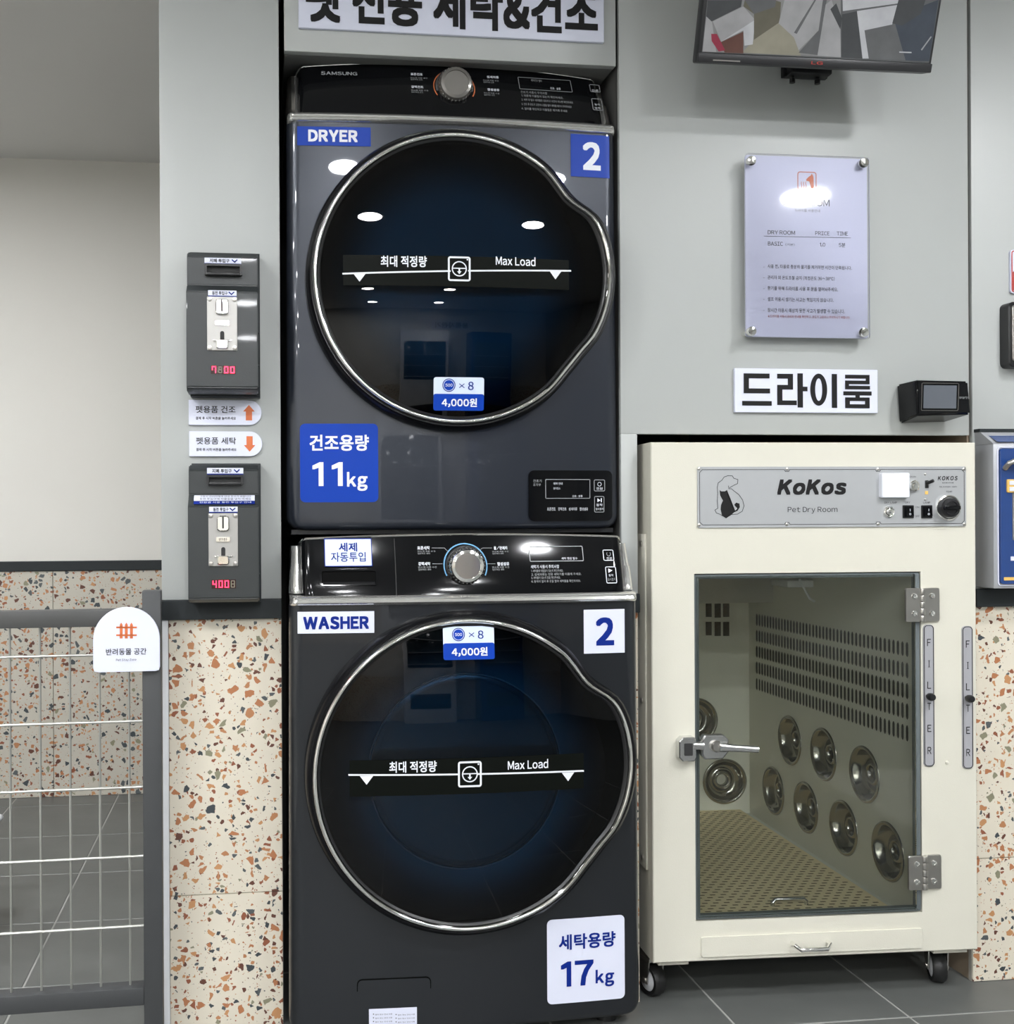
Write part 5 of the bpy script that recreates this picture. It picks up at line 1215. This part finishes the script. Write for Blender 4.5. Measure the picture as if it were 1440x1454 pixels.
q = ctl(914, 320, [(.0125, -.003), (.012, -.006), (.010, -.0075), (.0085, -.007), (.008, -.005), (.007, -.009), (.001, -.011)], CHROME, 'pilot_lamp')
q = ctl(1018, 209, [(.0115, -.003), (.0115, -.010), (.0095, -.012), (.008, -.009), (.006, -.009), (.005, -.012), (.001, -.0125)], CHROME, 'fuse_holder')
for u in (989, 1068):
    a = kb(u-23, 292, u+23, 347, -.004); q = MB().rrect(a[0], a[1], a[2], a[3], -.006, -.003, .0015, bev=.0006).build('rocker_switch', BPLAST, cp, 30)
    zc_ = (a[2]+a[3])/2; k_ = MB().add([(a[0]+.003, -.006, a[2]+.003), (a[1]-.003, -.006, a[2]+.003), (a[1]-.003, -.011, a[2]+.005), (a[0]+.003, -.011, a[2]+.005), (a[1]-.003, -.0075, a[3]-.003), (a[0]+.003, -.0075, a[3]-.003)], [(0, 1, 2, 3), (3, 2, 4, 5)])
    k_.build('rocker', BGLOSS, cp, 0)
    MB().line([((a[0]+a[1])/2, zc_+.001), ((a[0]+a[1])/2, zc_+.0055)], .0009, -.0118).ring((a[0]+a[1])/2, zc_-.005, .0014, .0022, -.0118, n=14).build('switch_mark', WHITE, cp, 0)
q = ctl(1168, 303, [(.0275, -.003), (.027, -.006), (.024, -.0075), (.022, -.006)], CHROME, 'dial_plate', 40)
x_, z_ = kp(1168, 303, -.02); q = MB().lathe([(.0205, -.005), (.0205, -.022), (.019, -.025), (.014, -.026), (.013, -.024), (.001, -.024)], (x_, 0, z_), 'y', 24).build('temperature_knob', BPLAST, cp, 25)
MB().box(x_-.018, x_+.018, -.030, -.023, z_-.0045, z_+.0045, .002).build('knob_bar', BGLOSS, cp, 30)
a = kb(1062, 186, 1075, 219, -.004); MB().rrect(a[0], a[1], a[2], a[3], -.005, -.003, .001).build('toggle_slot', BPLAST, cp, 30)
MB().tube([((a[0]+a[1])/2, -.004, lin(a[2], a[3], .6)), (a[1]+.004, -.016, a[3]-.001)], .0035, 10).build('toggle', BPLAST, cp, 40)
MB().rrect(*kb(1061, 232, 1074, 246), -.0036, -.003, .0005).build('yellow_mark', YEL, cp, 0)
for v in (160, 268): ctl(1070, v, [(.0022, -.003), (.002, -.0045), (.0008, -.005)], SATIN, 'screw', 12)
a = kb(874, 155, 992, 260, -.012); MB().rrect(a[0], a[1], a[2], a[3], -.016, -.003, .003, bev=.0015).build('switch_cover', WHITE, cp, 30, label='square white plastic cover')
# casters and brackets
def caster(x, y, front, yaw):
    q = bpy.data.objects.new('caster', None); C.collection.objects.link(q); q.parent = cab; q.location = (x, y, 0); q.rotation_euler = (0, 0, yaw)
    R_ = .034
    MB().lathe([(R_*.70, -.014), (R_*.9, -.014), (R_, -.009), (R_, .009), (R_*.9, .014), (R_*.70, .014)], (0, 0, R_), 'x', 28, cap=False).build('wheel', RUB, q, 40)
    MB().lathe([(R_*.30, -.0155), (R_*.70, -.012), (R_*.72, .012), (R_*.30, .0155)], (0, 0, R_), 'x', 24).build('hub', WTRIM, q, 40)
    for s9 in (-1, 1):
        MB().add([(s9*.018, -.010, R_-.006), (s9*.018, .010, R_-.006), (s9*.018, .034, R_*2+.012), (s9*.018, -.016, R_*2+.012), (s9*.0205, -.010, R_-.006), (s9*.0205, .010, R_-.006), (s9*.0205, .034, R_*2+.012), (s9*.0205, -.016, R_*2+.012)],
                 [(0, 1, 2, 3), (7, 6, 5, 4), (0, 4, 5, 1), (1, 5, 6, 2), (2, 6, 7, 3), (3, 7, 4, 0)]).build('fork', SATIN, q, 0)
    MB().box(-.024, .024, -.022, .038, R_*2+.010, zkb-.010, .001).build('swivel_plate', SATIN, q, 30)
    MB().lathe([(.006, -.023), (.006, .023)], (0, 0, R_), 'x', 12).build('axle', SATIN, q, 40)
zbr2 = zkb-.012
for (uL, uR) in ((934, 977), (1324, 1372)):
    xa_, xb_ = FK.p(uL, 1370, .02)[0], FK.p(uR, 1355, .02)[0]
    MB().box(xa_, xb_, .016, .13, zbr2, zkb+.001, .001).build('bracket', CREAM, cab, 30)
xcl = FK.p(929, 1395, .06)[0]; xcr = FK.p(1336, 1380, .06)[0]
caster(xcl, .075, True, .35); caster(xcr, .075, True, -.30); caster(xcl, .80, False, 0); caster(xcr, .80, False, 0)
for x_ in (xcl, xcr): MB().box(x_-.03, x_+.03, .74, .88, zbr2, zkb+.001, .001).build('bracket', CREAM, cab, 30)

# things behind the cabinet, seen in the slit above it
xg = W0.p(1117, 620, 2.45)[0]
o = thing('wooden_batten', Fr(xg, 2.45, 0), 'pale wooden upright in the slit above the cabinet', 'batten')
MB().box(-.014, .014, .62, .64, 0, 1.9, .001).build('timber', mat('timber', (.40, .30, .20), .7), o, 0)
x0_, x1_ = W0.p(1140, 620, 3.08)[0], W0.p(1300, 620, 3.08)[0]
o = thing('duct_box', Fr((x0_+x1_)/2, 3.09, 0), 'blue-grey duct in the slit above the cabinet', 'duct')
hwx = (x1_-x0_)/2; MB().box(-hwx, hwx, 0, .045, 1.10, 1.5, .003).build('duct_casing', mat('duct_blue_grey', (.13, .17, .20), .5), o, 30)
MB().box(-hwx-.01, -hwx+.004, -.004, .045, 1.10, 1.5).build('duct_edge', DARK, o, 0)

# ================================================================= FENCE
yfn = 2.10
FF = Fr(W0.p(216, 1000, yfn)[0], yfn, 0, math.radians(1.7))
root = fence = thing('metal_fence', FF, 'grey metal fence with welded wire mesh closing off the pet area', 'fence')
x0, x1, _, _ = FF.box(203, 840, 230, 1454, 0)
zpt = FF.p(216, 839, 0)[1]
MB().box(x0, x1, 0, .04, 0, zpt, .002).build('post', POSTM, fence, 30)
zr1 = FF.p(100, 867, 0)[1]; zr0 = FF.p(100, 891, 0)[1]; XLF = -1.15
MB().box(XLF, x0, .002, .038, zr0, zr1, .002).build('top_rail', FENCEM, fence, 30)
zb1 = FF.p(100, 1410, 0)[1]; zb0 = FF.p(100, 1436, 0)[1]
MB().box(XLF, x0, .002, .038, zb0, zb1, .002).build('bottom_rail', POSTM, fence, 30)
MB().box(XLF-.036, XLF, 0, .04, 0, zpt, .002).build('post', POSTM, fence, 30)
zz0, zz1 = zb1-.002, zr0+.002
xs_ = [FF.p(u, 1150, .02)[0] for u in (15, 57.5, 100, 142, 184)]; dxw = (xs_[4]-xs_[0])/4
wm_ = MB().tube([(0, .02, zz0), (0, .02, zz1)], .0023, 8).build('wire', WIREM, fence, 40); wmesh = wm_.data; wm_.location.x = xs_[4]
k_ = 1
while xs_[4]-k_*dxw > XLF+.01:
    o = bpy.data.objects.new('wire', wmesh); C.collection.objects.link(o); o.parent = fence; o.location.x = xs_[4]-k_*dxw; k_ += 1
for v in (931, 1027, 1121.5, 1220.5, 1320.5):
    z_ = FF.p(100, v, .016)[1]; MB().tube([(XLF, .016, z_), (x0, .016, z_)], .0026, 8).build('cross_wire', WIREM, fence, 40)
# sign hung on the fence
x0, x1, z0, z1 = FF.box(132, 862, 227, 954, -.012)
fr = Fr((FF.o+FF.ex*((x0+x1)/2)).x, (FF.o+FF.ex*((x0+x1)/2)).y, z0, FF.rot)
root = thing('pet_zone_sign', fr, 'white arched sign with an orange fence emblem hung on the fence', 'sign')
x0, x1, z0, z1 = fr.box(132, 862, 227, 954, -.012); cx = (x0+x1)/2; r = (x1-x0)/2; h = z1-z0
P = [(x0+.008, z0), (x1-.008, z0), (x1-.002, z0+.002), (x1, z0+.008), (x1, z1-r)]+[(cx+r*math.cos(a*PI/24), z1-r+r*math.sin(a*PI/24)) for a in range(1, 24)]+[(x0, z1-r), (x0, z0+.008), (x0+.002, z0+.002)]
MB().prism(P, -.012, -.006, bev=.0008).build('board', STW, root, 30)
MB().box(cx-.02, cx+.02, -.006, 0, z0+h*.75, z0+h*.9).build('mounting_pad', BPLAST, root, 0)
t = MB(); yy = -.0126
def ssp(u, v): return fr.p(u/3.4286, 780+v/3.4286, yy)
for u in (590, 615, 640): t.poly([ssp(u-7, 434), ssp(u+7, 434), ssp(u+7, 368), ssp(u, 356), ssp(u-7, 368)], yy, ORANGE)
for v in (380, 418): t.line([ssp(570, v), ssp(662, v)], .0032, yy, ORANGE)
def stb(s2, a, b9=0): t.text(s2, fr.box(a[0]/3.4286, 780+a[1]/3.4286, a[2]/3.4286, 780+a[3]/3.4286, yy), yy, BLACKP, b9)
stb('반려동물 공간', (516, 482, 713, 514), .008); stb('Pet Stay Zone', (565, 532, 664, 546))
t.build('printing', None, root, 0)

# white bench end at the left edge, beyond the fence
xe = W0.p(6.5, 1172, 2.9)[0]; ze = W0.p(3, 1161, 2.85)[1]; zf = W0.p(3, 1188, 2.75)[1]
o = thing('white_table', Fr(xe-.25, 2.75, 0), 'rounded white table edge at the far left, beyond the fence', 'table')
MB().box(-.25, .25, -.15, .15, zf, ze, .012, 4).build('tabletop', WTRIM, o, 40)
for sx_ in (-1, 1):
    for sy_ in (-1, 1): MB().tube([(sx_*.20 -.02, sy_*.15, 0), (sx_*.18-.02, sy_*.12, zf+.005)], .014, 10).build('leg', WTRIM, o, 40)

# ================================================================= OPPOSITE SIDE OF THE SHOP (seen in the glossy doors)
def vend(x, label, col, w_=.9):
    fr = Fr(x, YN+.02, 0); o = thing('vending_cabinet', fr, label, 'vending machine')
    MB().box(-w_/2, w_/2, 0, .55, 0, 1.85, .01).build('cabinet_body', col, o, 30)
    MB().box(-w_/2+.06, w_/2-.06, .55, .56, .95, 1.65, .004).build('display_window', mat('window_dark', (.05, .07, .08), .1, coat=.5), o, 30)
    for k in range(3): MB().box(-w_/2+.06, w_/2-.06, .56, .60, 1.0+.2*k, 1.01+.2*k).build('shelf', SILVER, o, 0)
    MB().box(-w_/2+.1, w_/2-.1, .55, .57, .25, .5, .004).build('pickup_flap', BPLAST, o, 30)
vend(.9, 'white vending cabinet against the rear wall, left one', WTRIM); vend(2.2, 'dark blue vending cabinet against the rear wall', BLUEM, .8); vend(-1.6, 'pale grey folding counter cabinet by the rear wall', SILVER, 1.2)

fr = Fr(1.5, YN, 1.92); o = thing('vending_sign', fr, 'white sign with black Korean lettering on the wall behind the camera', 'sign')
MB().box(-.42, .42, .001, .012, 0, .17, .001).build('board', STW, o, 0)
q = MB().text('용품자판기', (.34, -.34, .03, .14), .013, BLACKP, .03); q.build('lettering', None, o, 0)
